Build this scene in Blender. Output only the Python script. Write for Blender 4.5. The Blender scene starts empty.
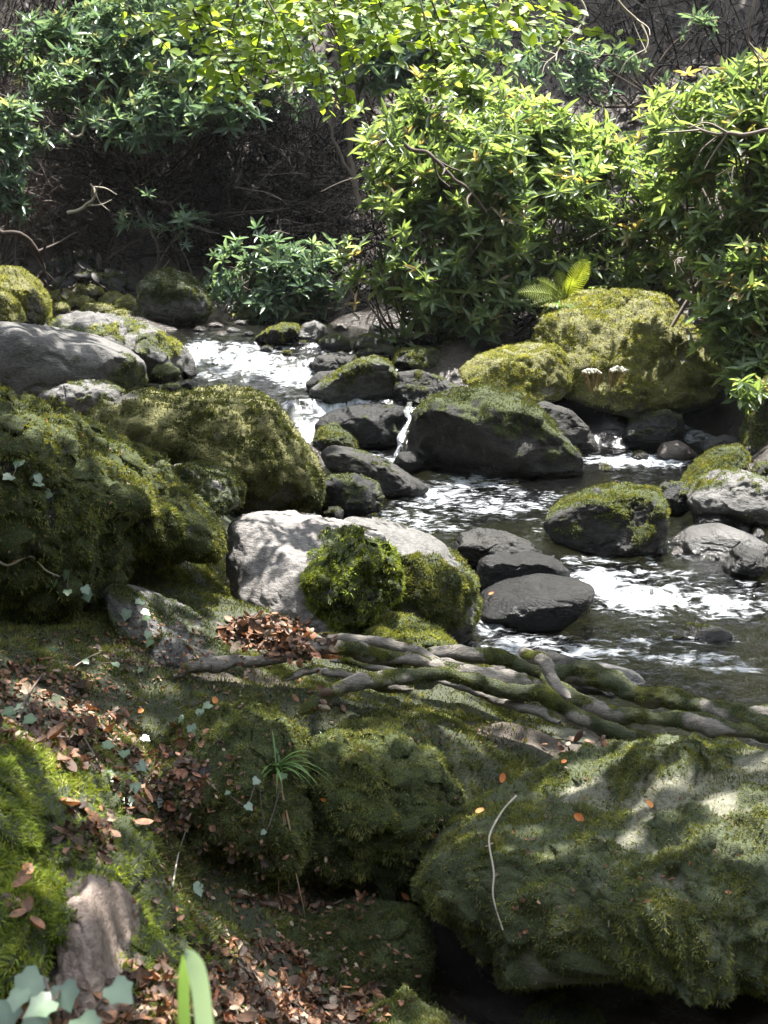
import bpy, math, random
import numpy as np
from mathutils import Vector
from mathutils.bvhtree import BVHTree
HAZE = .00035
rng = np.random.default_rng(7)
random.seed(7)
C = bpy.context.scene.collection
F, PITCH, CAMZ = 1334.0, math.radians(12.0), 2.0
cp, sp = math.cos(PITCH), math.sin(PITCH)
SUN = np.array([0.13, 0.27, 0.94]); SUN /= np.linalg.norm(SUN)

# ---------------------------------------------------------------- survey of the place: pixel + distance <-> metres
def P(u, v, Y):
    u = np.asarray(u, float); v = np.asarray(v, float)
    a = (u-384)/F; b = (512-v)/F
    dy = cp + b*sp; dz = -sp + b*cp
    t = Y/dy
    return np.stack([a*t, Y*np.ones_like(a), CAMZ+dz*t], -1)
def proj(p):
    x = p[..., 0]; y = p[..., 1]; z = p[..., 2]-CAMZ
    d = y*cp - z*sp; h = y*sp + z*cp
    d = np.where(np.abs(d) < 1e-3, 1e-3, d)
    return 384+F*x/d, 512-F*h/d, d

# ---------------------------------------------------------------- noise
def _h(ix, iy, iz, s):
    n = (ix.astype(np.int64)*374761393 + iy.astype(np.int64)*668265263 + iz.astype(np.int64)*2147483647 + s*1274126177) & 0xffffffff
    n = ((n ^ (n >> 13))*1274126177) & 0xffffffff
    n = ((n ^ (n >> 15))*2246822519) & 0xffffffff
    return ((n ^ (n >> 16)) & 0xffffff)/float(0xffffff)
def noise(p, s=0):
    p = np.asarray(p, float); i = np.floor(p).astype(np.int64); f = p-i
    f = f*f*f*(f*(f*6-15)+10); r = 0
    for a in (0, 1):
        wa = f[..., 0] if a else 1-f[..., 0]
        for b in (0, 1):
            wb = f[..., 1] if b else 1-f[..., 1]
            for c in (0, 1):
                wc = f[..., 2] if c else 1-f[..., 2]
                r = r + wa*wb*wc*_h(i[..., 0]+a, i[..., 1]+b, i[..., 2]+c, s)
    return r*2-1
def fbm(p, o=4, s=0, g=.5):
    r = 0; a = 1; t = 0
    for k in range(o):
        r = r + a*noise(p*(2.03**k)+k*17.3, s+k); t += a; a *= g
    return r/t
def sst(a, b, x):
    t = np.clip((x-a)/(b-a), 0, 1); return t*t*(3-2*t)
def norm(v): return v/np.maximum(np.linalg.norm(v, axis=-1, keepdims=True), 1e-9)

# ---------------------------------------------------------------- mesh helpers
def mesh_np(name, v, f, mat, attrs=None, smooth=True):
    v = np.asarray(v, np.float32); f = np.asarray(f, np.int32)
    me = bpy.data.meshes.new(name); n, k = f.shape
    me.vertices.add(len(v)); me.vertices.foreach_set('co', v.ravel())
    me.loops.add(n*k); me.loops.foreach_set('vertex_index', f.ravel())
    me.polygons.add(n); me.polygons.foreach_set('loop_start', np.arange(0, n*k, k, dtype=np.int32))
    me.polygons.foreach_set('loop_total', np.full(n, k, np.int32))
    me.update(calc_edges=True)
    if smooth: me.polygons.foreach_set('use_smooth', np.ones(n, bool))
    for an, av in (attrs or {}).items():
        at = me.attributes.new(an, 'FLOAT', 'POINT'); at.data.foreach_set('value', np.asarray(av, np.float32).ravel())
    me.materials.append(mat)
    return me
def link(name, me, parent=None, loc=None):
    o = bpy.data.objects.new(name, me); C.objects.link(o)
    if parent is not None: o.parent = parent
    return o
def tag(o, label=None, cat=None, group=None, kind=None):
    if label: o['label'] = label
    if cat: o['category'] = cat
    if group: o['group'] = group
    if kind: o['kind'] = kind
    return o
def thing(name, loc, label, cat, group=None):
    o = bpy.data.objects.new(name, None); C.objects.link(o); o.empty_display_size = .1
    o.location = tuple(float(a) for a in loc)
    return tag(o, label, cat, group)
def part(name, v, f, mat, root, attrs=None, smooth=True):
    """part given in world metres, stored relative to its thing's base"""
    b = np.array(root.location) if root is not None else np.zeros(3)
    q = root.parent if root is not None else None
    while q is not None: b = b+np.array(q.location); q = q.parent
    return link(name, mesh_np(name, np.asarray(v)-b, f, mat, attrs, smooth), root)
def solo(name, v, f, mat, label, cat, group=None, attrs=None, smooth=True, kind=None, base=None):
    v = np.asarray(v)
    b = np.array([v[:, 0].mean(), v[:, 1].mean(), v[:, 2].min()]) if base is None else np.asarray(base, float)
    o = link(name, mesh_np(name, v-b, f, mat, attrs, smooth)); o.location = tuple(float(a) for a in b)
    return tag(o, label, cat, group, kind)
class Bag:
    """collects pieces that make up ONE part"""
    def __init__(s): s.v = []; s.f = []; s.r = []; s.n = 0
    def add(s, v, f, r=None):
        v = np.asarray(v, float).reshape(-1, 3); f = np.asarray(f)
        if f.shape[1] == 3: f = np.concatenate([f, f[:, 2:3]], 1)
        s.v.append(v); s.f.append(f+s.n); s.n += len(v)
        s.r.append(np.full(len(v), random.random() if r is None else r) if np.ndim(r) == 0 else r)
    def get(s):
        v = np.concatenate(s.v); f = np.concatenate(s.f)
        return v, f, {'rnd': np.concatenate(s.r)}
def fix_tri(v, f):  # bags may hold degenerate quads
    return v, f
def spline(pts, n=8):
    p = np.asarray(pts, float)
    if len(p) < 3: 
        t = np.linspace(0, 1, n+1)[:, None]; return p[0]*(1-t)+p[1]*t
    q = np.vstack([2*p[0]-p[1], p, 2*p[-1]-p[-2]]); out = []
    for i in range(1, len(q)-2):
        t = np.linspace(0, 1, n, endpoint=False)[:, None]
        a, b, c, d = q[i-1], q[i], q[i+1], q[i+2]
        out.append(.5*((2*b)+(-a+c)*t+(2*a-5*b+4*c-d)*t*t+(-a+3*b-3*c+d)*t**3))
    return np.vstack(out+[p[-1:]])
def tube(pts, rad, sides=6, flat=1.0):
    p = np.asarray(pts, float); n = len(p); rad = np.broadcast_to(np.asarray(rad, float), (n,))
    t = norm(np.gradient(p, axis=0)); up = np.array([0, 0, 1.0]) if abs(t[0, 2]) < .9 else np.array([1.0, 0, 0])
    a = norm(np.cross(t, up)); b = np.cross(a, t)
    th = np.linspace(0, 2*math.pi, sides, endpoint=False)
    v = p[:, None]+rad[:, None, None]*(a[:, None]*np.cos(th)[None, :, None]+b[:, None]*np.sin(th)[None, :, None]*flat)
    i = np.arange(n-1)[:, None]*sides; j = np.arange(sides)[None]; k = (j+1) % sides
    f = np.stack([i+j, i+k, i+sides+k, i+sides+j], -1).reshape(-1, 4)
    return v.reshape(-1, 3), f
def frames(axis, rnd_spin=True, spin=None):
    """rotation matrices with local z on axis; columns x,y,z"""
    z = norm(axis); n = len(z)
    r = norm(rng.normal(size=(n, 3))) if spin is None else spin
    x = norm(np.cross(r, z)); y = np.cross(z, x)
    return np.stack([x, y, z], -1)
def inst(tv, tf, pos, M, sc):
    tv = np.asarray(tv, float); N = len(pos); V = len(tv)
    sc = np.asarray(sc, float)
    loc = tv[None]*(sc[:, None, None] if sc.ndim == 1 else sc[:, None, :])
    v = np.einsum('nij,nvj->nvi', M, loc)+pos[:, None]
    f = (np.asarray(tf)[None]+(np.arange(N)*V)[:, None, None]).reshape(-1, len(tf[0]))
    return v.reshape(-1, 3), f, V

# ---------------------------------------------------------------- materials
def new_mat(name):
    m = bpy.data.materials.new(name); m.use_nodes = True; nt = m.node_tree; nt.nodes.clear()
    return m, nt, nt.nodes.new, nt.links.new
def ramp(nt, fac, stops):
    r = nt.nodes.new('ShaderNodeValToRGB'); e = r.color_ramp.elements
    while len(e) < len(stops): e.new(.5)
    for k, (p, c) in enumerate(stops): e[k].position = p; e[k].color = (*c, 1)
    nt.links.new(fac, r.inputs[0]); return r.outputs[0]
def mixc(nt, fac, a, b, mode='MIX'):
    m = nt.nodes.new('ShaderNodeMix'); m.data_type = 'RGBA'; m.blend_type = mode
    for s, i in ((fac, 0), (a, 6), (b, 7)):
        if hasattr(s, 'links'): nt.links.new(s, m.inputs[i])
        else: m.inputs[i].default_value = s if i == 0 else (*s, 1)
    return m.outputs[2]
def mth(nt, op, a, b=None, c=None, clamp=False):
    m = nt.nodes.new('ShaderNodeMath'); m.operation = op; m.use_clamp = clamp
    for i, s in enumerate((a, b, c)):
        if s is None: continue
        if hasattr(s, 'links'): nt.links.new(s, m.inputs[i])
        else: m.inputs[i].default_value = s
    return m.outputs[0]
def tex(nt, kind, scale, detail=4, rough=.6, dist=0, vec=None, out=0):
    t = nt.nodes.new(kind)
    t.inputs['Scale'].default_value = scale
    if 'Detail' in t.inputs: t.inputs['Detail'].default_value = detail
    if 'Roughness' in t.inputs: t.inputs['Roughness'].default_value = rough
    if 'Distortion' in t.inputs: t.inputs['Distortion'].default_value = dist
    if vec is None:
        g = nt.nodes.new('ShaderNodeNewGeometry'); vec = g.outputs['Position']
    nt.links.new(vec, t.inputs['Vector']); return t.outputs[out]
def attr(nt, name):
    a = nt.nodes.new('ShaderNodeAttribute'); a.attribute_name = name; return a.outputs['Fac']
def scaled(nt, s):
    g = nt.nodes.new('ShaderNodeNewGeometry'); m = nt.nodes.new('ShaderNodeMapping'); m.inputs['Scale'].default_value = s
    nt.links.new(g.outputs['Position'], m.inputs['Vector']); return m.outputs[0]
def rock_mat(name, a, b, c, mossc=(.035, .045, .012), rough=.8, scale=1.0, spec=.5, strat=(1, 1, 2.2)):
    m, nt, N, L = new_mat(name)
    vec = scaled(nt, strat)
    n1 = tex(nt, 'ShaderNodeTexNoise', 5*scale, 8, .65, .6, vec)
    n2 = tex(nt, 'ShaderNodeTexNoise', 38*scale, 6, .7, 0, vec)
    n3 = tex(nt, 'ShaderNodeTexNoise', 140*scale, 3, .6)
    base = ramp(nt, n1, [(.32, a), (.5, b), (.68, c)])
    base = mixc(nt, mth(nt, 'MULTIPLY', n2, .8), base, ramp(nt, n2, [(.35, tuple(x*.45 for x in a)), (.6, tuple(min(1, x*1.25) for x in c))]))
    lich = mth(nt, 'GREATER_THAN', tex(nt, 'ShaderNodeTexNoise', 22*scale, 5, .75), .64)
    base = mixc(nt, mth(nt, 'MULTIPLY', lich, .45), base, tuple(min(1, x*1.5+.03) for x in c))
    mo = attr(nt, 'moss')
    mf = mth(nt, 'ADD', mo, mth(nt, 'MULTIPLY', mth(nt, 'SUBTRACT', n2, .5), 1.2), clamp=True)
    mf2 = nt.nodes.new('ShaderNodeMapRange'); mf2.inputs[1].default_value = .25; mf2.inputs[2].default_value = .6
    L(mf, mf2.inputs[0])
    mcol = ramp(nt, n3, [(.3, tuple(x*.4 for x in mossc)), (.7, tuple(x*1.5 for x in mossc))])  # dark base under the shoots paints shade into the gaps of the moss
    base = mixc(nt, mf2.outputs[0], base, mcol)
    wet = attr(nt, 'wet')
    wf = mth(nt, 'ADD', wet, mth(nt, 'MULTIPLY', mth(nt, 'SUBTRACT', n1, .5), .8), clamp=True)
    base = mixc(nt, wf, base, mixc(nt, 1.0, base, (.34, .33, .32), 'MULTIPLY'))
    bs = N('ShaderNodeBsdfPrincipled'); L(base, bs.inputs['Base Color'])
    rr = N('ShaderNodeMapRange'); L(wf, rr.inputs[0]); rr.inputs[3].default_value = rough; rr.inputs[4].default_value = .22; L(rr.outputs[0], bs.inputs['Roughness'])
    bs.inputs['Specular IOR Level'].default_value = spec
    hgt = mth(nt, 'ADD', mth(nt, 'MULTIPLY', n1, 1.0), mth(nt, 'ADD', mth(nt, 'MULTIPLY', n2, .45), mth(nt, 'MULTIPLY', n3, .15)))
    bp = N('ShaderNodeBump'); bp.inputs['Strength'].default_value = .8; bp.inputs['Distance'].default_value = .045/scale; L(hgt, bp.inputs['Height'])
    L(bp.outputs[0], bs.inputs['Normal'])
    o = N('ShaderNodeOutputMaterial'); L(bs.outputs[0], o.inputs[0]); return m
def leaf_mat(name, stops, trans=.4, rough=.45, spec=.4, tcol=None, big=None):
    m, nt, N, L = new_mat(name)
    col = ramp(nt, attr(nt, 'rnd'), stops)
    if big:
        col = mixc(nt, mth(nt, 'MULTIPLY', ramp(nt, tex(nt, 'ShaderNodeTexNoise', big[0], 3, .6), [(.4, (0, 0, 0)), (.62, (1, 1, 1))]), big[2]), col, big[1])
        col = mixc(nt, ramp(nt, tex(nt, 'ShaderNodeTexNoise', big[0]*3.1, 4, .65), [(.38, (.75, .75, .75)), (.55, (0, 0, 0))]), col, mixc(nt, 1.0, col, (.42, .5, .6), 'MULTIPLY'))
        col = mixc(nt, ramp(nt, tex(nt, 'ShaderNodeTexNoise', big[0]*1.7+3, 3, .6), [(.55, (0, 0, 0)), (.68, (.7, .7, .7))]), col, mixc(nt, 1.0, col, (1.55, 1.45, 1.1), 'MULTIPLY'))
    bs = N('ShaderNodeBsdfPrincipled'); L(col, bs.inputs['Base Color']); bs.inputs['Roughness'].default_value = rough
    bs.inputs['Specular IOR Level'].default_value = spec
    tr = N('ShaderNodeBsdfTranslucent')
    L(mixc(nt, 1.0, col, tcol or (1.6, 1.5, .5), 'MULTIPLY'), tr.inputs[0])
    mx = N('ShaderNodeMixShader'); mx.inputs[0].default_value = trans; L(bs.outputs[0], mx.inputs[1]); L(tr.outputs[0], mx.inputs[2])
    o = N('ShaderNodeOutputMaterial'); L(mx.outputs[0], o.inputs[0]); return m
M = {}
M['grey'] = rock_mat('rock_grey', (.036, .034, .031), (.075, .071, .065), (.135, .129, .12))
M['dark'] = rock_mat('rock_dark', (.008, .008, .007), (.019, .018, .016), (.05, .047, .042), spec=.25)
M['clay'] = rock_mat('rock_reddish_earthy', (.085, .058, .042), (.155, .112, .085), (.25, .195, .16), scale=2)
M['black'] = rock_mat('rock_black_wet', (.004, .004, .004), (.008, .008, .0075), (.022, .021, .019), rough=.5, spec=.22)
M['film'] = rock_mat('rock_thin_moss_film', (.05, .05, .03), (.10, .098, .06), (.17, .165, .115), scale=2)
M['pale'] = rock_mat('rock_pale', (.068, .06, .053), (.135, .122, .112), (.24, .222, .208))
M['brown'] = rock_mat('rock_brown', (.035, .026, .02), (.07, .052, .04), (.13, .10, .08), scale=2)
M['yellowish'] = rock_mat('rock_under_yellow_moss', (.06, .055, .045), (.11, .10, .08), (.17, .155, .12), mossc=(.10, .095, .02))
M['soil'] = rock_mat('soil_and_moss', (.018, .014, .010), (.042, .032, .022), (.085, .064, .046), mossc=(.026, .032, .010), scale=1.6, strat=(1, 1, 1))
M['root'] = rock_mat('root_bark', (.045, .038, .03), (.10, .087, .07), (.19, .17, .145), mossc=(.03, .038, .012), scale=3, strat=(.5, 1.4, 1.4))
M['moss'] = leaf_mat('moss_green', [(0, (.05, .055, .016)), (.45, (.125, .142, .035)), (.8, (.20, .22, .055)), (1, (.26, .225, .10))], .3, .7, .2, big=(6, (.09, .075, .03), .35))
M['moss_bright'] = leaf_mat('moss_lit_green', [(0, (.075, .10, .014)), (.5, (.17, .225, .03)), (.85, (.26, .32, .05)), (1, (.32, .33, .10))], .35, .7, .2, big=(9, (.12, .10, .035), .3))  # bright green, raised further to stand in for soft light on the mound
M['moss_yellow'] = leaf_mat('moss_golden', [(0, (.13, .14, .04)), (.5, (.28, .295, .085)), (.85, (.40, .40, .14)), (1, (.45, .38, .2))], .3, .7, .2, big=(5, (.14, .15, .02), .6))
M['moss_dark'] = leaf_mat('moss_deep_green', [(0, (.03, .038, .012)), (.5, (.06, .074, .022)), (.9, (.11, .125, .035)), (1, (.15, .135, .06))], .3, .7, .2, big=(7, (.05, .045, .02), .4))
M['rhodo'] = leaf_mat('rhododendron_leaf', [(0, (.08, .125, .07)), (.55, (.21, .275, .13)), (.85, (.27, .34, .19)), (.99, (.40, .45, .25)), (1, (.30, .22, .12))], .5, .36, .5, (1.5, 1.5, .6), big=(1.3, (.13, .19, .08), .3))
M['rhodo_shaded'] = leaf_mat('rhododendron_leaf_shaded', [(0, (.08, .13, .095)), (.6, (.19, .27, .175)), (.95, (.30, .38, .23)), (1, (.36, .33, .18))], .42, .33, .5, (1.2, 1.25, .75), big=(1.1, (.08, .13, .09), .35))  # shaded copy of the leaf: bluish shade and pale haze put into the colour
M['beech'] = leaf_mat('beech_leaf', [(0, (.14, .22, .04)), (.7, (.22, .32, .06)), (1, (.32, .40, .10))], .55, .45, .3, (1.6, 1.5, .5))
M['canopy'] = leaf_mat('canopy_leaf', [(0, (.03, .06, .015)), (1, (.08, .13, .03))], .3, .5, .3)
M['fern'] = leaf_mat('fern_frond', [(0, (.16, .22, .04)), (1, (.30, .34, .08))], .5, .5, .3)
M['litter'] = leaf_mat('dead_leaf', [(0, (.04, .026, .02)), (.35, (.11, .065, .045)), (.62, (.23, .115, .06)), (.85, (.38, .18, .095)), (.95, (.38, .15, .08)), (1, (.42, .32, .22))], .15, .6, .3, (1.3, .9, .5), big=(55, (.07, .045, .03), .7))
M['litter_shaded'] = leaf_mat('dead_leaf_shaded', [(0, (.010, .0075, .006)), (.6, (.022, .017, .014)), (.93, (.06, .047, .038)), (1, (.2, .16, .13))], .1, .6, .3, (1.2, .9, .6))  # dead leaf darkened to stand in for the deep shade of the hillside
M['orange'] = leaf_mat('orange_leaf', [(0, (.5, .16, .04)), (1, (.62, .27, .08))], .3, .5, .3, (1.2, .9, .4))
M['ivy'] = leaf_mat('ivy_leaf', [(0, (.04, .08, .035)), (1, (.17, .24, .14))], .2, .28, .7, (1.2, 1.4, .5))
M['grass'] = leaf_mat('grass_blade', [(0, (.07, .14, .03)), (1, (.14, .25, .06))], .4, .35, .5)
M['deadgrass'] = leaf_mat('dead_grass_blade', [(0, (.25, .16, .09)), (1, (.38, .27, .16))], .3, .6, .3, (1.1, .9, .6))
M['twig_shaded'] = leaf_mat('twig_bark_shaded', [(0, (.008, .0065, .0055)), (.7, (.022, .018, .015)), (1, (.11, .09, .075))], 0, .85, .15)  # darker copy of the twig bark, with hillside shade put into the colour
M['twig'] = leaf_mat('twig_bark', [(0, (.05, .038, .03)), (.7, (.11, .085, .07)), (1, (.22, .185, .16))], 0, .8, .2)
M['palebark'] = leaf_mat('pale_twig_bark', [(0, (.25, .22, .17)), (1, (.36, .32, .25))], 0, .8, .2)
M['blade'] = leaf_mat('blade_with_highlight', [(0, (.3, .45, .12)), (1, (.5, .62, .45))], .35, .25, .8, (1.1, 1.2, .7))  # whitish highlight of the near blade put into the base colour
M['flower'] = leaf_mat('withered_white_flower', [(0, (.6, .58, .5)), (1, (.75, .73, .66))], .3, .6, .2, (1, 1, .9))

# ---------------------------------------------------------------- stream course and ground
SY = np.array([-8, 0, 3, 5, 6, 8, 9.5, 10.8, 11.3, 12.2, 13, 15, 18, 22, 30])
SX = np.array([9, 5.2, 3.2, 2.2, 1.75, 1.3, .95, 1.15, .1, -.5, -1.0, -1.6, -3.6, -7, -16.0])
SW = np.array([1.4, 1.5, 1.45, 1.35, 1.35, 1.4, 1.6, 1.75, 1.6, 1.5, 1.4, 1.1, 1, 1, 1])
ZY = np.array([-8, 0, 4, 6.3, 7.2, 8.0, 10.25, 10.9, 11.5, 12.3, 13.0, 16, 22, 30])
ZZ = np.array([-.4, -.2, -.04, 0, .06, .15, .19, .22, .55, .62, .93, 1.0, 1.5, 2.6])
def zw(y): return np.interp(y, ZY, ZZ)
ctl = []
for y in np.concatenate([np.arange(-6, 16.5, 1.1), [18, 20, 22, 26]]):
    xc = np.interp(y, SY, SX); w = np.interp(y, SY, SW); z = zw(y)
    for q, dz in ((-.95, .02), (-.5, -.2), (0, -.27), (.5, -.2), (.95, .02)): ctl.append((xc+q*w, y, z+dz))
def g(u, v, Y): ctl.append(tuple(P(u, v, Y)))
for a in [(0, 700, 3.4), (-200, 690, 3.4), (100, 760, 3.2), (160, 880, 3.2), (205, 905, 3.25), (300, 908, 3.4), (250, 990, 2.85), (360, 1030, 2.75), (430, 975, 3.25), (300, 860, 3.8), (400, 870, 3.8), (600, 1015, 3.3), (480, 1000, 3.3), (600, 760, 5.0), (700, 770, 4.9), (500, 730, 4.9), (450, 720, 4.75),
          (250, 645, 5.0), (200, 700, 4.2), (300, 700, 4.3), (400, 705, 4.4), (500, 770, 4.1), (560, 752, 4.3), (650, 765, 4.5), (330, 650, 5.1), (420, 650, 5.3), (60, 610, 4.6), (-150, 560, 4.8), (210, 612, 5.2), (185, 585, 5.9)]: g(*a)
ctl += [(.7, 3.0, -.05), (1.3, 3.2, -.05), (.55, 2.3, .15), (-.5, 1.2, .55), (-1.5, 1.0, .8), (0, .5, .35), (0, -1, .45), (1.5, 11.35, .12), (2.3, 11.4, .15), (2.0, 12.0, .2), (1.0, 1.0, .3), (-1.0, 5.9, .55), (-1.6, 5.9, .75), (-2.2, 7.5, .85),
        (-2.6, 9.5, .65), (-2.9, 11, .7), (-3.2, 12.5, .65), (-2.5, 13.3, .5), (-3.6, 14.5, 1.0), (-5, 13, 1.3), (-.9, 7.5, .4), (-.9, 9, .4), (-1.9, 10.6, .4),
        (-6, 9, 1.8), (-8, 5, 2.4), (-6, 2, 1.8), (-4, -3, 1.2), (-10, -3, 2.6), (-12, 12, 4), (-9, 17, 3.2), (-4.5, 16.6, 1.3), (-2.8, 17.3, 1.35), (-.4, 16.2, 1.15), (.8, 14.5, 1.0), (1.6, 13.6, .9), (3.4, 12.4, 1.1),
        (2.95, 10.3, .5), (3.6, 9.2, .9), (3.3, 7.4, .4), (4.2, 7.4, 1.2), (4.3, 5, .8), (6, 5, 2.2), (6, 9, 2.8), (5, 13, 2.4), (9, 2, 3.2), (10, 9, 5), (8, -5, .8), (14, -4, 4),
        (-3, 19, 2.6), (0, 18.5, 2.6), (3, 17, 2.7), (6, 17, 4.2), (0, 22, 6.0), (-5, 22, 5.4), (-10, 22, 6.5), (5, 22, 7.4), (10, 17, 7), (0, 30, 13), (-12, 30, 13), (12, 28, 14)]
ctl = np.array(ctl); ctl = ctl[np.unique(np.round(ctl[:, :2], 3), axis=0, return_index=True)[1]]
def tps_k(r2): return .5*r2*np.log(r2+1e-9)
_n = len(ctl); _K = tps_k(((ctl[:, None, :2]-ctl[None, :, :2])**2).sum(-1))+np.eye(_n)*.02
_A = np.zeros((_n+3, _n+3)); _A[:_n, :_n] = _K; _A[:_n, _n] = 1; _A[:_n, _n+1:] = ctl[:, :2]; _A[_n:, :_n] = _A[:_n, _n:].T
_W = np.linalg.solve(_A, np.concatenate([ctl[:, 2], np.zeros(3)]))
def ground0(x, y):
    x = np.asarray(x, float); y = np.asarray(y, float); sh = x.shape; q = np.stack([x.ravel(), y.ravel()], -1); out = np.empty(len(q))
    for i in range(0, len(q), 20000):
        c = q[i:i+20000]; out[i:i+20000] = tps_k(((c[:, None]-ctl[None, :, :2])**2).sum(-1))@_W[:_n]+_W[_n]+c@_W[_n+1:]
    out = out.reshape(sh)
    far = sst(11, 20, np.maximum(np.abs(x), np.where(y > 10, (y-10)*.75, -y*1.6)))
    rim = 1.0+np.maximum(0, y-16)*.85+np.maximum(0, np.abs(x+.0)-8)*.6+np.maximum(0, -y-5)*.9  # last term is an unseen slope added behind the camera to block sky fill
    rim = np.minimum(rim, 26+.02*np.abs(x))
    return out*(1-far)+rim*far
DENTS = [(-1.85, 11.6, .75, .38), (-.25, 7.9, .5, .3), (.6, 14.0, .6, .3), (2.55, 8.5, .5, .35), (-1.9, 12.6, .5, .25), (-.3, 8.8, .5, .2)]
def ground(x, y):
    z = ground0(x, y); p = np.stack([x, y, np.zeros_like(x)], -1)
    xc = np.interp(y, SY, SX); w = np.interp(y, SY, SW); inst_ = sst(.7, 1.2, np.abs(x-xc)/w)
    for (dx, dy, dr, dd) in DENTS: z = z-dd*np.exp(-((x-dx)**2+(y-dy)**2)/dr**2)
    return z+fbm(p*1.7, 4, 3)*(.05+.09*inst_)+fbm(p*9, 3, 5)*.022+np.where(y > 16, fbm(p*.5, 3, 9)*.35*sst(16, 20, y), 0)
def axis_pts(a, b, fine0, fine1, st, n):
    lo = fine0-(fine0-a)*np.linspace(1, 0, n, endpoint=False)**2.2; hi = fine1+(b-fine1)*np.linspace(0, 1, n+1)[1:]**2.2
    return np.concatenate([lo, np.arange(fine0, fine1, st), hi])
gx = axis_pts(-70, 70, -2.6, 3.2, .03, 60); gy = axis_pts(-60, 90, .8, 9.0, .03, 190)
GX, GY = np.meshgrid(gx, gy); GZ = ground(GX, GY)
def grid_faces(ny, nx):
    i = np.arange(ny-1)[:, None]*nx+np.arange(nx-1)[None]
    return np.stack([i, i+1, i+nx+1, i+nx], -1).reshape(-1, 4)
gv = np.stack([GX, GY, GZ], -1).reshape(-1, 3); gf = grid_faces(len(gy), len(gx))
_nm = fbm(gv*np.array([2.2, 2.2, 0]), 3, 21)
gm = np.clip(sst(-.45, .05, _nm)*.9+.15, 0, 1)*(gv[:, 2] > zw(gv[:, 1])+.03)*(gv[:, 1] < 8)
gwet = 1-sst(-.02, .12+.5*(gv[:, 1] > 7.5)*(gv[:, 1] < 17), gv[:, 2]-zw(gv[:, 1]))
OB = []   # solid surfaces, for resting things on them
def reg(v, f):
    OB.append((np.asarray(v), np.asarray(f)))
reg(gv, gf)
tag(link('ground', mesh_np('ground', gv, gf, M['soil'], {'moss': gm, 'wet': gwet})), kind='structure')

# ---------------------------------------------------------------- boulders
_ico = {}
def ico(n):
    if n not in _ico:
        import bmesh
        bm = bmesh.new(); bmesh.ops.create_icosphere(bm, subdivisions=n, radius=1)
        v = np.array([q.co[:] for q in bm.verts]); f = np.array([[q.index for q in p.verts] for p in bm.faces]); bm.free()
        _ico[n] = (norm(v), f)
    return _ico[n]
def vnormals(v, f):
    a = v[f[:, 0]]; n = np.cross(v[f[:, 1]]-a, v[f[:, 2]]-a); o = np.zeros_like(v)
    for k in range(f.shape[1]): np.add.at(o, f[:, k], n)
    return norm(o)
frond_v = np.array([[-.5, 0, 0], [.5, 0, 0], [.38, .12, .62], [-.38, .12, .62], [0, -.12, 1.0]])*np.array([1, 1, 1])
frond_f = np.array([[0, 1, 2, 3], [3, 2, 4, 4]])
def fronds(v, f, mask, n, length, width, droop, seed, spread=.75):
    """tiny moss shoots rooted on the surface"""
    a, b, c = v[f[:, 0]], v[f[:, 1]], v[f[:, 2]]
    ar = .5*np.linalg.norm(np.cross(b-a, c-a), axis=1); w = ar*mask[f].mean(1)
    w = w*(.18+sst(-.15, .35, fbm((a+b+c)/3*(9 if length < .016 else 5), 3, 41)))
    if w.sum() <= 1e-9: return None
    r = np.random.default_rng(seed); k = r.choice(len(f), n, p=w/w.sum())
    s, t = r.random(n), r.random(n); q = s+t > 1; s[q] = 1-s[q]; t[q] = 1-t[q]
    p = a[k]+s[:, None]*(b[k]-a[k])+t[:, None]*(c[k]-a[k])
    nn = norm(np.cross(b[k]-a[k], c[k]-a[k]))
    side = 1-np.clip(nn[:, 2], 0, 1)
    cl = fbm(p*26/max(length/.014, 1), 2, seed)        # clumps that lean together
    lean = np.stack([noise(p*30, 3), noise(p*30+9, 4), noise(p*30+5, 5)], -1)
    d = norm(nn*1.0+r.normal(size=(n, 3))*spread*.6+lean*.6+np.array([0, 0, -1.0])*(droop*(.25+side))[:, None]+np.array([0, 0, .25]))
    sc = length*(.55+.7*r.random(n))*(1+.6*cl)
    Mx = np.stack([*np.moveaxis(frames(d, spin=norm(r.normal(size=(n, 3)))), -1, 0)], -1)
    tv = frond_v*np.array([1, 1, 1])
    V, Fc, nv = inst(tv, frond_f, p-nn*length*.15, Mx, np.stack([np.full(n, width)*(.7+.6*r.random(n)), sc, sc], -1))
    rn = np.clip(.42+.30*cl*2+.2*r.normal(size=n), 0, 1)
    return V, Fc, np.repeat(rn, nv)
ZP = {}
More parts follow.
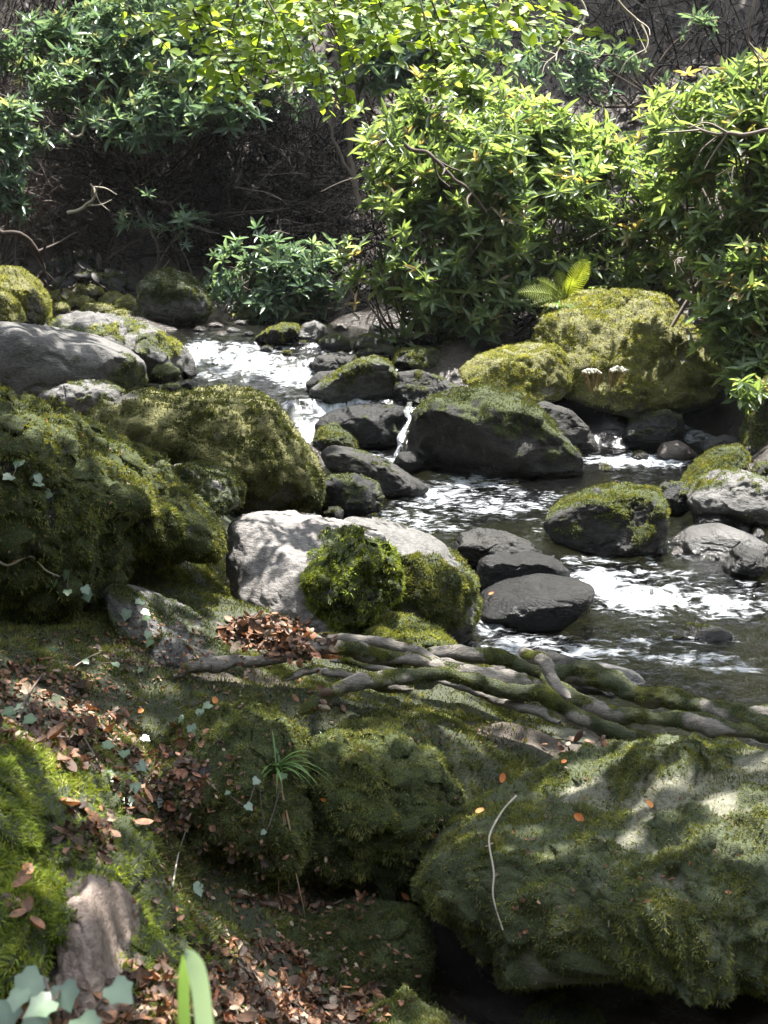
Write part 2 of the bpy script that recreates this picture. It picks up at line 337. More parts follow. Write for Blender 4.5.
def boulder(name, label, Y, D, pts, mat='grey', moss=.5, up=.5, mossmat='moss', nf=8000, flen=.018, fw=.004, droop=.7, sub=6, rough=.06, lump=.02, planes=7, bare=(), extra=(), cat='boulder', group=None, seed=None, dirty=1.0, thin=0, auto=True, cx=None, wet=True, box=.7, back=0.0, lean=0.0):
    seed = seed or (abs(hash((round(pts[0][0]), round(pts[0][1]), round(Y*10)))) % 9973+1)
    r = np.random.default_rng(seed)
    pts = np.array(pts, float); c = pts.mean(0) if cx is None else np.array(cx, float)
    if auto and wet and Y > 7:      # stand the stone where its foot meets the water or the bank
        ys = np.linspace(5, 19, 500); q = P(np.full(500, c[0]), np.full(500, pts[:, 1].max()-2.5), ys)
        lev = np.maximum(zw(ys), ground0(q[:, 0], q[:, 1])-.02); kk = np.nonzero(q[:, 2] < lev)[0]
        if len(kk): Y = float(np.clip(ys[kk[0]]+D*.75, Y-2.2, Y+1.2))
    ctr = P(c[0], c[1], Y); W = P(pts[:, 0], pts[:, 1], Y)-ctr
    th = np.arctan2(W[:, 2], W[:, 0]); rad = np.hypot(W[:, 0], W[:, 2]); o = np.argsort(th); th, rad = th[o], rad[o]
    # periodic smooth interpolation of the outline
    tt = np.linspace(-math.pi, math.pi, 721); rr = np.interp(tt, np.concatenate([th-2*math.pi, th, th+2*math.pi]), np.tile(rad, 3))
    ker = np.hanning(23); ker /= ker.sum(); rr = np.convolve(np.tile(rr[:-1], 3), ker, 'same')[720:1440]; rr = np.append(rr, rr[0])
    d, f = ico(sub)
    rho = np.hypot(d[:, 0], d[:, 2]); ang = np.arctan2(d[:, 2], d[:, 0]); R = np.interp(ang, tt, rr)
    rb = rho**box; R = rr.mean()+(R-rr.mean())*sst(0.05, 1.0, rho)
    yy = np.sign(d[:, 1])*np.abs(d[:, 1])**.85*D
    v = np.stack([R*rb*np.cos(ang), yy, R*rb*np.sin(ang)], -1)
    size = float(np.mean(rad)); e0 = np.array([v[:, 0].min(), v[:, 0].max(), v[:, 2].min(), v[:, 2].max()])
    # fractured flat faces
    for k in range(planes):
        n = norm(r.normal(size=3)*np.array([.9, 1, .8])); pr = v@n; lim = pr.max()*(.66+.24*r.random())
        ex = np.maximum(pr-lim, 0); v -= n*(ex*.93)[:, None]
    v[:, 1] += lean*v[:, 2]
    for ax_, lo, hi in ((0, 0, 1), (2, 2, 3)):
        a0, a1 = v[:, ax_].min(), v[:, ax_].max(); v[:, ax_] = e0[lo]+(v[:, ax_]-a0)*(e0[hi]-e0[lo])/(a1-a0)
    n0 = vnormals(v, f)
    wv = v+ctr
    v = v+n0*(fbm(wv*(1.1/size)+seed, 4, seed % 50)*size*rough*2.2)[:, None]
    tl = norm(r.normal(size=3)*np.array([.5, .4, 1])); q = (wv@tl)*(3.2/size)+1.3*fbm(wv*(1.3/size), 3, seed % 31)
    ledge = np.abs((q % 1)-.5)*2; v = v-n0*(sst(.75, 1.0, ledge)*size*rough*.9*np.clip(.5+fbm(wv*(1.5/size), 2, 7)*2, 0, 1))[:, None]
    v = v+n0*(fbm(wv*(4.0/size)+seed, 5, seed % 50, .6)*size*rough*1.3)[:, None]
    wv = v+ctr; n0 = vnormals(v, f)
    nz = fbm(wv*(2.6/size)+3.1, 4, 11)+.35*fbm(wv*12, 3, 12)
    mk = moss+up*n0[:, 2]+nz*.95
    pu, pv, _ = proj(wv)
    for (bu, bv, br1, br2, amt) in bare: mk -= amt*np.exp(-(((pu-bu)/br1)**2+((pv-bv)/br2)**2))
    mk = sst(.2, .55, mk)
    wl = zw(wv[:, 1]); 
    if wet: mk *= sst(.0, .08, wv[:, 2]-wl)
    # moss cushions swell out of the rock
    cush = 1.1*np.maximum(0, fbm(wv*5.5, 2, 35)+.2)+np.maximum(0, fbm(wv*14, 3, 31)+.3)+.6*np.maximum(0, fbm(wv*38, 2, 33))
    v = v+n0*(mk*cush*lump)[:, None]
    # settle the swollen shape back inside its measured outline
    fit_i = np.linspace(-math.pi, math.pi, 73); pc = np.array([c[0], c[1]]); q = pts-pc; ta = np.arctan2(-q[:, 1], q[:, 0]); tr = np.hypot(q[:, 0], q[:, 1]); oo = np.argsort(ta)
    qx = np.concatenate([q[oo], q[oo][:1]]); dens = np.concatenate([qx[i]+(qx[i+1]-qx[i])*np.linspace(0, 1, 12, endpoint=False)[:, None] for i in range(len(qx)-1)])
    ta = np.arctan2(-dens[:, 1], dens[:, 0]); tr = np.hypot(dens[:, 0], dens[:, 1]); oo = np.argsort(ta); ta = ta[oo]; tr = tr[oo]
    tgt = np.interp(fit_i, np.concatenate([ta-2*math.pi, ta, ta+2*math.pi]), np.tile(tr, 3))
    for _ in range(3):
        pu, pv, _d = proj(v+ctr); aa = np.arctan2(-(pv-pc[1]), pu-pc[0]); rr_ = np.hypot(pu-pc[0], pv-pc[1])
        bi = np.clip(((aa+math.pi)/(2*math.pi)*72).round().astype(int), 0, 72); mx_ = np.zeros(73); np.maximum.at(mx_, bi, rr_); mx_[0] = mx_[72] = max(mx_[0], mx_[72])
        mx_ = np.where(mx_ < 1, tgt, mx_); ratio = np.clip(tgt/mx_, .55, 1.4); ratio = np.convolve(np.concatenate([ratio[-3:-1], ratio, ratio[1:3]]), [.1, .2, .4, .2, .1], 'valid')
        k_ = np.interp(aa, fit_i, ratio); k_ = ratio.mean()+(k_-ratio.mean())*sst(.15, .95, rr_/np.maximum(1, np.interp(aa, fit_i, tgt))); v = v*np.stack([k_, np.ones_like(k_), k_], -1)
    wv = v+ctr
    wt = (1-sst(.02, .20, wv[:, 2]-wl)) if wet else np.zeros(len(v))
    root = link(name, mesh_np(name, v, f, M[mat], {'moss': mk*dirty, 'wet': wt})); root.location = tuple(float(a) for a in ctr)
    tag(root, label, cat, group); reg(wv, f)
    if nf and mk.max() > .1:
        cov = float((mk > .3).mean()); res = fronds(v, f, np.maximum(mk, thin), int(nf*max(.25, min(1, cov*1.5))), flen, fw, droop, seed)
        if res is not None: link('moss', mesh_np('moss', res[0], res[1], M[mossmat], {'rnd': res[2]}, smooth=False), root)
    ZP[label] = root
    return root
B = boulder
SG = 'boulders in and along the stream'
# --- far left
B('mossy_boulder', 'yellow mossed boulder at the left edge, behind the big bare slab', 13, .45, [(-45, 290), (-20, 272), (0, 266), (20, 267), (38, 279), (50, 296), (52, 318), (40, 334), (-20, 336), (-45, 325)], 'yellowish', .6, .4, 'moss_yellow', 9000, .025, .007, group=SG)
B('mossy_boulder', 'small low mossy boulder at the left edge in front of the yellow one', 12.3, .3, [(-35, 300), (-10, 290), (8, 292), (20, 302), (27, 318), (20, 336), (-20, 338), (-40, 320)], 'yellowish', .5, .4, 'moss_yellow', 4000, .025, .007, group=SG)
B('bare_slab', 'big bare grey brown slab at the left edge with moss at its right end', 10, .7, [(-60, 330), (-40, 322), (0, 319), (50, 326), (100, 334), (130, 345), (146, 362), (148, 385), (130, 400), (60, 408), (0, 410), (-60, 400)], 'grey', -.35, .1, 'moss', 5000, .02, .006, rough=.025, planes=3, bare=[(132, 378, 18, 22, -1.4), (85, 355, 16, 10, -.7)], group=SG)
B('flat_boulder', 'long low rock behind the bare slab, pale on top and mossy towards the cascade', 12.7, .5, [(40, 322), (60, 312), (80, 309), (115, 314), (145, 322), (168, 334), (186, 345), (197, 362), (193, 378), (150, 384), (90, 370), (50, 345)], 'grey', .15, .4, 'moss_yellow', 8000, .025, .007, bare=[(85, 314, 30, 8, 1.2), (160, 370, 25, 12, .8)], group=SG)
B('mossy_stone', 'small rounded mossy stone below the long low rock beside the cascade', 12.2, .15, [(147, 370), (155, 362), (170, 362), (180, 370), (182, 380), (165, 385), (148, 382)], 'dark', .5, .4, 'moss', 1500, .02, .006, 4, sub=4, group=SG)
B('wet_stone', 'small dark wet stone at the left foot of the upper cascade', 12.3, .12, [(182, 372), (188, 364), (195, 365), (198, 374), (192, 380), (183, 380)], 'dark', -1, 0, nf=0, sub=4, group=SG)
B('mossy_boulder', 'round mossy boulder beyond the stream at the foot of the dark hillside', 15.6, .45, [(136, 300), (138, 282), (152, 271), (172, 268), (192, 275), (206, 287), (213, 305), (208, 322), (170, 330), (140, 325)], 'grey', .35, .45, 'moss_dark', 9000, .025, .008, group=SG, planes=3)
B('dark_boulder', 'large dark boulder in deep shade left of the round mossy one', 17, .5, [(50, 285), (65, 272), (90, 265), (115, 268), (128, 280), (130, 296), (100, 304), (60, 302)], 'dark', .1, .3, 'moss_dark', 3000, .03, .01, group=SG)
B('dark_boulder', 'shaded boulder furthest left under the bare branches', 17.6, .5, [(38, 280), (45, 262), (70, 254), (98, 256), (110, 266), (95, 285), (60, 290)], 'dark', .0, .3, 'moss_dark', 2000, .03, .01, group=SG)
FS = [(62, 296, 14, 7, 14.6), (80, 302, 16, 7, 14.0), (97, 309, 18, 7, 13.8), (113, 300, 14, 9, 14.4), (127, 306, 13, 12, 14.2), (120, 316, 17, 7, 13.6), (60, 310, 11, 8, 13.5), (88, 290, 17, 6, 15)]
for i, (u, v, a, b, Y) in enumerate(FS):
    B('flat_mossy_stone', 'flat mossy stone of the jumble between the yellow boulder and the round boulder', Y, .2, [(u-a, v+2), (u-a*.6, v-b*.8), (u+a*.2, v-b), (u+a*.8, v-b*.5), (u+a, v+b*.4), (u+a*.5, v+b), (u-a*.7, v+b)], 'yellowish', .4, .4, 'moss', 1500, .02, .007, sub=4, group='flat mossy stones in the far left jumble', seed=70+i)
B('mossy_slab', 'low sloping slab with a mossy edge just below the big bare slab', 9.0, .35, [(36, 394), (60, 384), (88, 379), (112, 381), (126, 391), (120, 410), (80, 418), (45, 410)], 'grey', .1, .2, 'moss', 5000, .02, .006, bare=[(70, 386, 25, 7, 1)], group=SG)
B('mossy_boulder', 'large humped mossy boulder with a sunlit rim in the middle left', 8.1, .75, [(84, 410), (105, 395), (137, 386), (168, 391), (198, 388), (225, 384), (255, 388), (276, 400), (292, 420), (306, 440), (319, 456), (327, 476), (324, 505), (300, 525), (200, 530), (110, 510), (85, 450)], 'yellowish', .75, .25, 'moss_dark', 60000, .022, .0055, sub=6, lump=.05, rough=.03, planes=4, bare=[(112, 396, 22, 7, 1.5)], group=SG, dirty=.9, lean=-.3, auto=False)
B('mossy_boulder', 'round mossy knob resting between the left bank and the pale rock', 6.0, .28, [(160, 480), (172, 464), (190, 462), (215, 464), (236, 472), (245, 488), (241, 506), (222, 516), (195, 520), (168, 510)], 'pale', .6, .3, 'moss_dark', 14000, .016, .004, bare=[(174, 463, 14, 7, 1.6)], planes=2, group=SG)
# --- left bank lobes
B('mossy_bank_rock', 'rear mossy bank rock overhanging the dark hollow beside the pale rock', 5.4, .5, [(30, 420), (60, 405), (95, 421), (130, 440), (165, 458), (190, 488), (222, 520), (229, 548), (215, 566), (185, 562), (150, 572), (90, 560), (40, 500)], 'dark', .8, .2, 'moss', 60000, .018, .004, sub=6, lump=.06, planes=1, rough=.05, group=SG, wet=False, lean=-.4, droop=1.2)
B('mossy_bank_rock', 'tall green mossy bank rock filling the left edge above the ivy', 4.85, .6, [(-150, 430), (-60, 395), (0, 387), (30, 394), (62, 402), (100, 430), (132, 448), (152, 470), (163, 490), (152, 515), (140, 540), (134, 575), (110, 600), (60, 640), (-40, 660), (-150, 620)], 'dark', .85, .15, 'moss', 90000, .018, .004, sub=6, lump=.07, planes=1, rough=.07, group=SG, wet=False, lean=-.4, droop=1.3, bare=[(60, 500, 12, 40, .9), (20, 450, 40, 12, .7)])
B('sloping_rock', 'long sloping rock with thin moss running down to the leaf patch', 4.72, .34, [(100, 592), (118, 580), (145, 588), (182, 606), (216, 632), (250, 664), (238, 680), (190, 682), (150, 665), (115, 635)], 'grey', .15, .25, 'moss_dark', 16000, .012, .003, wet=False, group=SG, planes=3)
# --- centre rock
pale = B('pale_rock', 'pale bare sunlit rock with a thick hanging cushion of bright moss on its right', 5.8, .42, [(224, 560), (227, 525), (245, 511), (290, 510), (345, 520), (382, 530), (400, 558), (403, 590), (388, 614), (352, 642), (325, 640), (300, 624), (260, 618), (232, 600)], 'pale', -.7, .0, 'moss_bright', 60000, .02, .0042, sub=6, lump=.075, rough=.06, planes=5, box=.72, lean=.8, bare=[(358, 585, 42, 50, -2.2), (330, 545, 25, 18, -.9)], wet=False, group=SG, droop=1.4)
mc_ = B('moss_cushion', 'x', 5.45, .2, [(300, 578), (312, 556), (332, 544), (352, 536), (384, 538), (401, 556), (406, 580), (398, 602), (380, 612), (370, 638), (350, 630), (335, 642), (316, 616), (306, 602)], 'dark', .75, 0, 'moss_bright', 60000, .02, .0042, sub=6, lump=.1, rough=.16, planes=3, wet=False, droop=1.5, box=.6)
mc_.parent = pale; mc_.location = mc_.location-pale.location
for k_ in ('label', 'category', 'group'):
    if k_ in mc_: del mc_[k_]
B('mossy_boulder', 'broad mossy boulder behind the pale rock at the water edge', 6.6, .45, [(330, 530), (350, 515), (388, 518), (430, 534), (460, 554), (479, 580), (481, 610), (470, 646), (430, 655), (380, 640), (345, 590)], 'grey', .5, .2, 'moss', 40000, .018, .0045, sub=6, lump=.04, planes=3, rough=.03, auto=False, bare=[(375, 521, 60, 12, 1.8), (430, 540, 30, 9, 1.3)], group=SG)
B('moss_hump', 'small bright mossy hump between the pale rock and the roots', 5.35, .25, [(356, 640), (365, 620), (385, 613), (415, 617), (440, 628), (458, 645), (450, 662), (400, 668), (360, 660)], 'dark', .9, .2, 'moss_yellow', 14000, .018, .004, wet=False, group=SG, planes=1, lump=.04)
# --- stream
B('wet_slab', 'dark angular slab with a lit flat top below the middle cascade', 11.2, .35, [(312, 428), (322, 414), (345, 406), (375, 403), (404, 405), (409, 418), (404, 440), (390, 452), (350, 452), (322, 440)], 'black', -.3, .3, nf=1500, mossmat='moss_dark', flen=.015, fw=.005, group=SG, planes=6)
B('mossy_stone', 'small green mossy stone left of the long tilted slab', 10.5, .2, [(312, 442), (320, 427), (335, 422), (350, 430), (362, 450), (350, 458), (318, 458)], 'dark', .4, .4, 'moss', 3500, .018, .005, group=SG)
B('tilted_slab', 'long tilted grey slab pointing down into the pool right of the humped boulder', 9.5, .3, [(320, 452), (332, 443), (360, 449), (392, 462), (418, 478), (432, 489), (422, 498), (395, 502), (352, 488), (324, 468)], 'dark', -.2, .3, nf=3000, mossmat='moss_dark', flen=.014, fw=.004, group=SG, planes=5)
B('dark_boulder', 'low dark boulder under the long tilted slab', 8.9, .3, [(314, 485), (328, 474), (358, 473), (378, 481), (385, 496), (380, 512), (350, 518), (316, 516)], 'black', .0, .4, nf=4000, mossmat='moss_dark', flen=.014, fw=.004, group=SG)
B('mossy_boulder', 'big dark wet boulder with a mossy crown in the middle of the stream', 10.2, .6, [(406, 438), (413, 410), (430, 395), (458, 387), (490, 385), (516, 391), (546, 411), (570, 438), (590, 466), (580, 480), (520, 482), (470, 480), (430, 474), (408, 460)], 'dark', .05, .65, nf=26000, mossmat='moss_dark', flen=.02, fw=.0055, sub=6, group=SG, planes=6, rough=.07)
B('angular_boulder', 'grey angular boulder beside the small waterfall, above the big dark boulder', 11.7, .3, [(392, 388), (398, 372), (418, 369), (445, 378), (466, 390), (450, 402), (420, 410), (394, 406)], 'dark', -.1, .3, nf=2500, flen=.016, fw=.005, group=SG, planes=7)
B('mossy_boulder', 'pyramid shaped mossy boulder right of the upper cascade', 12.2, .4, [(308, 390), (332, 372), (358, 358), (375, 354), (390, 361), (401, 378), (396, 402), (350, 408), (314, 404)], 'grey', .3, .35, nf=9000, mossmat='moss', flen=.018, fw=.0055, group=SG, planes=6)
B('wet_boulder', 'brown wet low boulder behind the pyramid shaped one', 13.2, .35, [(304, 368), (316, 356), (340, 351), (358, 355), (365, 368), (350, 378), (310, 380)], 'dark', -.5, .2, nf=800, flen=.014, fw=.005, group=SG)
B('wet_stone', 'smooth brown stone at the left foot of the pyramid shaped boulder', 12.5, .2, [(305, 383), (318, 372), (336, 370), (345, 378), (335, 392), (310, 396)], 'dark', -.6, .2, nf=0, sub=4, group=SG)
B('mossy_boulder', 'flat topped mossy boulder under the bush near the tiny right cascade', 13.3, .3, [(392, 362), (398, 350), (415, 346), (435, 348), (448, 358), (446, 370), (420, 376), (395, 374)], 'dark', .3, .4, nf=4000, mossmat='moss', flen=.018, fw=.006, group=SG)
B('mossy_boulder', 'mossy boulder at the far water edge below the small leafy bush', 14.6, .3, [(252, 340), (268, 328), (285, 322), (298, 323), (303, 335), (298, 347), (260, 349)], 'dark', .3, .4, nf=3000, mossmat='moss_yellow', flen=.018, fw=.006, group=SG)
B('grey_stone', 'rounded grey stone right of the mossy one at the far water edge', 14.3, .2, [(297, 335), (303, 324), (315, 320), (326, 326), (330, 338), (320, 345), (300, 345)], 'grey', -.4, .3, nf=500, flen=.014, fw=.005, sub=4, group=SG)
B('mossy_stone', 'squat mossy stone in front of the rounded grey stone', 13.8, .2, [(315, 350), (322, 338), (338, 334), (350, 340), (352, 352), (335, 356), (318, 355)], 'dark', .1, .4, nf=1200, flen=.014, fw=.005, sub=4, group=SG)
B('mossy_stone', 'mossy stone with a dark hollow beside the bright bush foot', 13.9, .22, [(352, 350), (358, 336), (372, 332), (384, 338), (388, 352), (370, 358)], 'dark', .1, .3, nf=1200, flen=.014, fw=.005, sub=4, group=SG)
B('mossy_stone', 'long low mossy stone between the bush foot and the pyramid boulder', 13.5, .22, [(356, 354), (364, 345), (384, 342), (396, 348), (398, 358), (375, 364), (358, 362)], 'dark', .3, .3, nf=1500, flen=.014, fw=.005, sub=4, group=SG)
B('mossy_boulder', 'golden mossed boulder tucked under the left shoulder of the largest one', 11.5, .4, [(458, 370), (474, 355), (500, 347), (530, 342), (556, 344), (571, 358), (575, 385), (560, 402), (520, 404), (480, 392), (462, 382)], 'yellowish', .5, .6, nf=14000, mossmat='moss_yellow', flen=.02, fw=.006, group=SG, rough=.06, lean=.5, auto=False)
B('mossy_boulder', 'largest boulder, covered in golden moss, with a fern on its shoulder', 12.2, .85, [(530, 350), (537, 315), (550, 298), (580, 289), (620, 288), (655, 291), (675, 302), (690, 318), (705, 340), (722, 365), (728, 392), (715, 412), (660, 425), (600, 430), (560, 420), (536, 390)], 'yellowish', .55, .55, nf=60000, mossmat='moss_yellow', flen=.024, fw=.0065, sub=6, group=SG, rough=.05, lump=.06, planes=3, box=.85, lean=.75, auto=False)
B('wet_slab', 'grey wet slab with water sliding over it behind the big dark boulder', 10.95, .25, [(524, 408), (545, 400), (572, 410), (590, 428), (602, 452), (590, 466), (555, 462), (530, 440)], 'dark', -1, 0, nf=0, group=SG, planes=3, auto=False)
B('dark_boulder', 'rounded boulder in the dark hollow under the largest boulder', 11.4, .3, [(620, 438), (627, 421), (648, 412), (668, 408), (683, 416), (687, 435), (675, 450), (632, 452)], 'black', -.1, .5, nf=3000, mossmat='moss_dark', flen=.016, fw=.005, group=SG)
B('wet_stone', 'smooth brown stone beside the short white fall', 10.8, .18, [(655, 455), (662, 443), (678, 440), (690, 447), (700, 458), (670, 464)], 'brown', -1, 0, nf=0, sub=4, group=SG)
B('wet_stone', 'grey flat stone at the right end of the short white fall', 10.6, .2, [(700, 450), (708, 438), (725, 435), (742, 440), (745, 452), (715, 458)], 'grey', -.7, .2, nf=0, sub=4, group=SG)
B('mossy_boulder', 'mossy wedge rock on the right bank above the green slab', 9.9, .3, [(676, 486), (690, 465), (712, 448), (738, 443), (750, 455), (748, 480), (720, 495), (685, 496)], 'dark', .6, .4, nf=8000, mossmat='moss', flen=.018, fw=.005, group=SG)
B('mossy_slab', 'pale grey slab with a green mossy back on the right bank', 9.3, .4, [(680, 500), (690, 482), (715, 468), (745, 470), (790, 485), (810, 515), (770, 530), (700, 526)], 'grey', .15, .3, nf=9000, mossmat='moss', flen=.018, fw=.005, group=SG, bare=[(720, 505, 50, 12, 1.5)])
B('mossy_bank_rock', 'steep mossy bank rock at the right edge under the leafy bush', 10.2, .5, [(735, 470), (742, 425), (752, 385), (775, 370), (830, 360), (840, 450), (800, 500), (755, 500)], 'dark', .5, .3, nf=12000, mossmat='moss', flen=.02, fw=.006, group=SG, auto=False)
B('mossy_boulder', 'low domed boulder with wet dark flanks in the right half of the pool', 8.3, .45, [(541, 522), (558, 500), (590, 487), (625, 482), (655, 487), (669, 504), (669, 536), (655, 556), (600, 560), (552, 545)], 'dark', .0, .7, nf=16000, mossmat='moss', flen=.018, fw=.005, group=SG, sub=6, planes=5)
B('dark_stone', 'dark round stone leaning on the domed boulder', 8.9, .2, [(652, 495), (662, 482), (680, 481), (692, 490), (694, 508), (680, 518), (658, 515)], 'black', -.2, .5, nf=1500, flen=.014, fw=.004, group=SG)
B('flat_slab', 'flat bluish grey slab lying by the right water edge', 7.95, .35, [(670, 540), (688, 526), (720, 523), (748, 532), (774, 546), (760, 562), (700, 564), (672, 556)], 'grey', -1, 0, nf=0, group=SG, planes=5, rough=.03)
B('grey_stone', 'grey cone shaped stone in front of the flat slab at the right edge', 7.45, .22, [(720, 565), (730, 549), (745, 544), (762, 552), (772, 568), (755, 580), (725, 580)], 'dark', -1, 0, nf=0, group=SG, planes=5)
B('rounded_stone', 'dark oval stone sitting behind the flat slab', 8.6, .2, [(692, 518), (700, 508), (718, 506), (730, 512), (732, 524), (712, 530), (694, 528)], 'black', -.4, .3, nf=600, flen=.012, fw=.004, group=SG, planes=1)
B('rounded_stone', 'small greenish stone right of the dark oval one', 8.7, .12, [(727, 520), (733, 511), (745, 510), (752, 518), (748, 527), (732, 528)], 'yellowish', -.2, .3, nf=500, flen=.012, fw=.004, sub=4, group=SG, planes=1)
B('gravelly_boulder', 'brown knobbly rock behind the two stacked black rocks', 7.7, .28, [(452, 550), (458, 534), (478, 527), (505, 531), (530, 540), (545, 555), (530, 572), (480, 575), (456, 568)], 'dark', -1, 0, nf=0, group=SG, rough=.08, sub=6)
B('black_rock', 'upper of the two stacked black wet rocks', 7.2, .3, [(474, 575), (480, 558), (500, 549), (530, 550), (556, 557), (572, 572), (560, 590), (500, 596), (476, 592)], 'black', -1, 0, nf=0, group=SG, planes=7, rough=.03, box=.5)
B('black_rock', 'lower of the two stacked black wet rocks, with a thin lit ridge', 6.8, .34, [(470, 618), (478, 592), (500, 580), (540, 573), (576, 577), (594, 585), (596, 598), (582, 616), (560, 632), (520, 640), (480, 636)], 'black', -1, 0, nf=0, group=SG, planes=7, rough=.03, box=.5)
B('sunken_rock', 'long dark rock just breaking the surface of the front pool', 6.5, .22, [(612, 645), (625, 630), (655, 625), (690, 622), (722, 625), (738, 636), (735, 650), (690, 658), (630, 656)], 'black', -.3, .4, nf=3000, mossmat='moss_dark', flen=.01, fw=.003, group=SG, rough=.06)
B('wet_stone', 'small shiny wet stone in front of the boulder by the roots', 5.9, .16, [(505, 663), (520, 650), (545, 649), (575, 657), (590, 666), (560, 676), (515, 674)], 'dark', -1, 0, nf=0, group=SG)
B('flat_slab', 'flat pale slab at the water edge behind the roots', 5.35, .2, [(556, 678), (575, 668), (605, 664), (635, 670), (650, 684), (620, 696), (570, 694)], 'grey', -1, 0, nf=0, group=SG, planes=3)
B('wet_stone', 'pale wet stone in the white water at the foot of the big dark boulder', 9.5, .15, [(441, 462), (446, 452), (458, 449), (470, 455), (473, 466), (460, 472), (444, 470)], 'dark', -1, 0, nf=0, sub=4, group=SG)
B('wet_stone', 'black wet stone under the tiny waterfall', 9.9, .15, [(392, 465), (398, 453), (415, 450), (428, 458), (430, 470), (410, 476), (395, 474)], 'black', -1, 0, nf=0, sub=4, group=SG)
sm = [(215, 326, 9, 4, 15.6), (232, 331, 8, 4, 15.2), (248, 335, 7, 4, 15), (222, 334, 7, 3, 15.1), (240, 324, 8, 4, 15.9), (200, 330, 8, 4, 15.5), (262, 320, 8, 4, 16), (285, 316, 8, 5, 16), (308, 350, 7, 4, 13.6), (340, 328, 8, 5, 15), (378, 328, 9, 5, 14.6), (400, 340, 7, 5, 14), (360, 322, 8, 4, 15.2), (322, 318, 8, 4, 15.8), (186, 322, 9, 5, 16), (455, 378, 8, 5, 12.6), (450, 362, 7, 5, 13)]
for i, (u, v, a, b, Y) in enumerate(sm):
    B('river_stone', 'small brown or grey stone scattered along the far water edge', Y, .12, [(u-a, v+1), (u-a*.5, v-b*.9), (u+a*.3, v-b), (u+a*.9, v-b*.3), (u+a*.8, v+b), (u-a*.7, v+b)], ('brown', 'grey', 'dark')[i % 3], -.3, .3, nf=0, sub=3, planes=2, group='small stones along the far water edge', seed=200+i, cat='stone')
sd = [(268, 350, 9, 5, 14.2), (287, 354, 8, 4, 13.7), (303, 344, 8, 4, 14), (340, 344, 7, 4, 13.9), (372, 366, 9, 5, 12.9), (412, 340, 9, 5, 14.2), (430, 338, 8, 5, 14.4), (448, 346, 8, 5, 14), (605, 468, 9, 4, 10.1), (640, 456, 10, 5, 10.9), (715, 452, 10, 6, 10.4), (405, 478, 8, 4, 9.5), (372, 520, 11, 6, 7.9), (352, 508, 10, 6, 8.0), (335, 512, 10, 6, 8.1), (190, 384, 9, 5, 12.0), (172, 388, 11, 5, 11.7), (660, 520, 7, 5, 8.5), (745, 495, 12, 7, 9), (762, 470, 12, 9, 9.1), (750, 452, 9, 6, 9.5), (700, 575, 6, 3, 7.3)]
for i, (u, v, a, b, Y) in enumerate(sd):
    B('river_stone', 'small dark wet stone in the shallows between the stream boulders', Y, .13, [(u-a, v+1), (u-a*.5, v-b*.9), (u+a*.3, v-b), (u+a*.9, v-b*.3), (u+a*.8, v+b*1.4), (u-a*.7, v+b*1.4)], ('dark', 'black', 'dark')[i % 3], (-.5, .2, -.2)[i % 3], .4, nf=500, mossmat='moss', flen=.014, fw=.005, sub=4, planes=3, group='small dark wet stones in the shallows', seed=300+i, cat='stone')
sr = [(742, 528, 8, 5, 8.4), (758, 520, 9, 6, 8.7), (700, 538, 7, 4, 8.3), (757, 534, 8, 5, 8.2), (676, 552, 8, 5, 7.6), (655, 552, 8, 5, 7.7), (690, 500, 6, 5, 9), (762, 560, 8, 5, 7.7), (735, 500, 8, 5, 9)]
for i, (u, v, a, b, Y) in enumerate(sr):
    B('river_stone', 'small grey stone wedged among the slabs on the right bank', Y, .1, [(u-a, v+1), (u-a*.5, v-b*.9), (u+a*.3, v-b), (u+a*.9, v-b*.3), (u+a*.8, v+b), (u-a*.7, v+b)], ('grey', 'pale', 'dark')[i % 3], -.5, .3, nf=0, sub=3, planes=2, group='small stones among the right bank slabs', seed=240+i, cat='stone')
# --- foreground
FG = 'mossy rocks of the near bank'
B('mossy_boulder', 'huge mossy boulder in the lower right corner with orange leaves on it', 3.45, .62, [(408, 875), (416, 842), (438, 812), (480, 797), (530, 774), (590, 752), (650, 738), (700, 734), (745, 745), (800, 745), (880, 790), (900, 900), (860, 985), (760, 1000), (700, 972), (640, 955), (590, 958), (545, 985), (520, 1008), (498, 985), (470, 950), (440, 925), (415, 905)], 'film', .62, .1, 'moss', 150000, .013, .0026, sub=7, lump=.05, rough=.035, planes=2, bare=[(560, 795, 80, 14, .4), (650, 757, 110, 16, .95), (655, 835, 35, 12, .6), (720, 840, 50, 40, -.5), (465, 880, 50, 60, -.5)], wet=False, group=FG, droop=1.1, cx=(640, 860), thin=.3, lean=-.25)
B('mossy_ledge', 'rounded mossy ledge below the roots in the middle foreground', 3.95, .38, [(290, 800), (300, 745), (340, 722), (385, 716), (425, 732), (452, 765), (468, 805), (455, 855), (425, 900), (360, 915), (310, 905), (290, 860)], 'dark', .8, .2, 'moss', 90000, .013, .0028, sub=6, lump=.06, planes=0, rough=.05, wet=False, group=FG, droop=1.3, lean=-.55)
B('mossy_ledge', 'mossy ledge with grass on it left of the rounded one', 3.75, .38, [(140, 800), (165, 730), (200, 705), (250, 700), (300, 722), (325, 760), (330, 830), (310, 890), (250, 905), (190, 885), (150, 850)], 'dark', .8, .2, 'moss', 90000, .013, .0028, sub=6, lump=.06, planes=0, rough=.06, wet=False, group=FG, droop=1.3, lean=-.55, bare=[(190, 770, 30, 30, .8)])
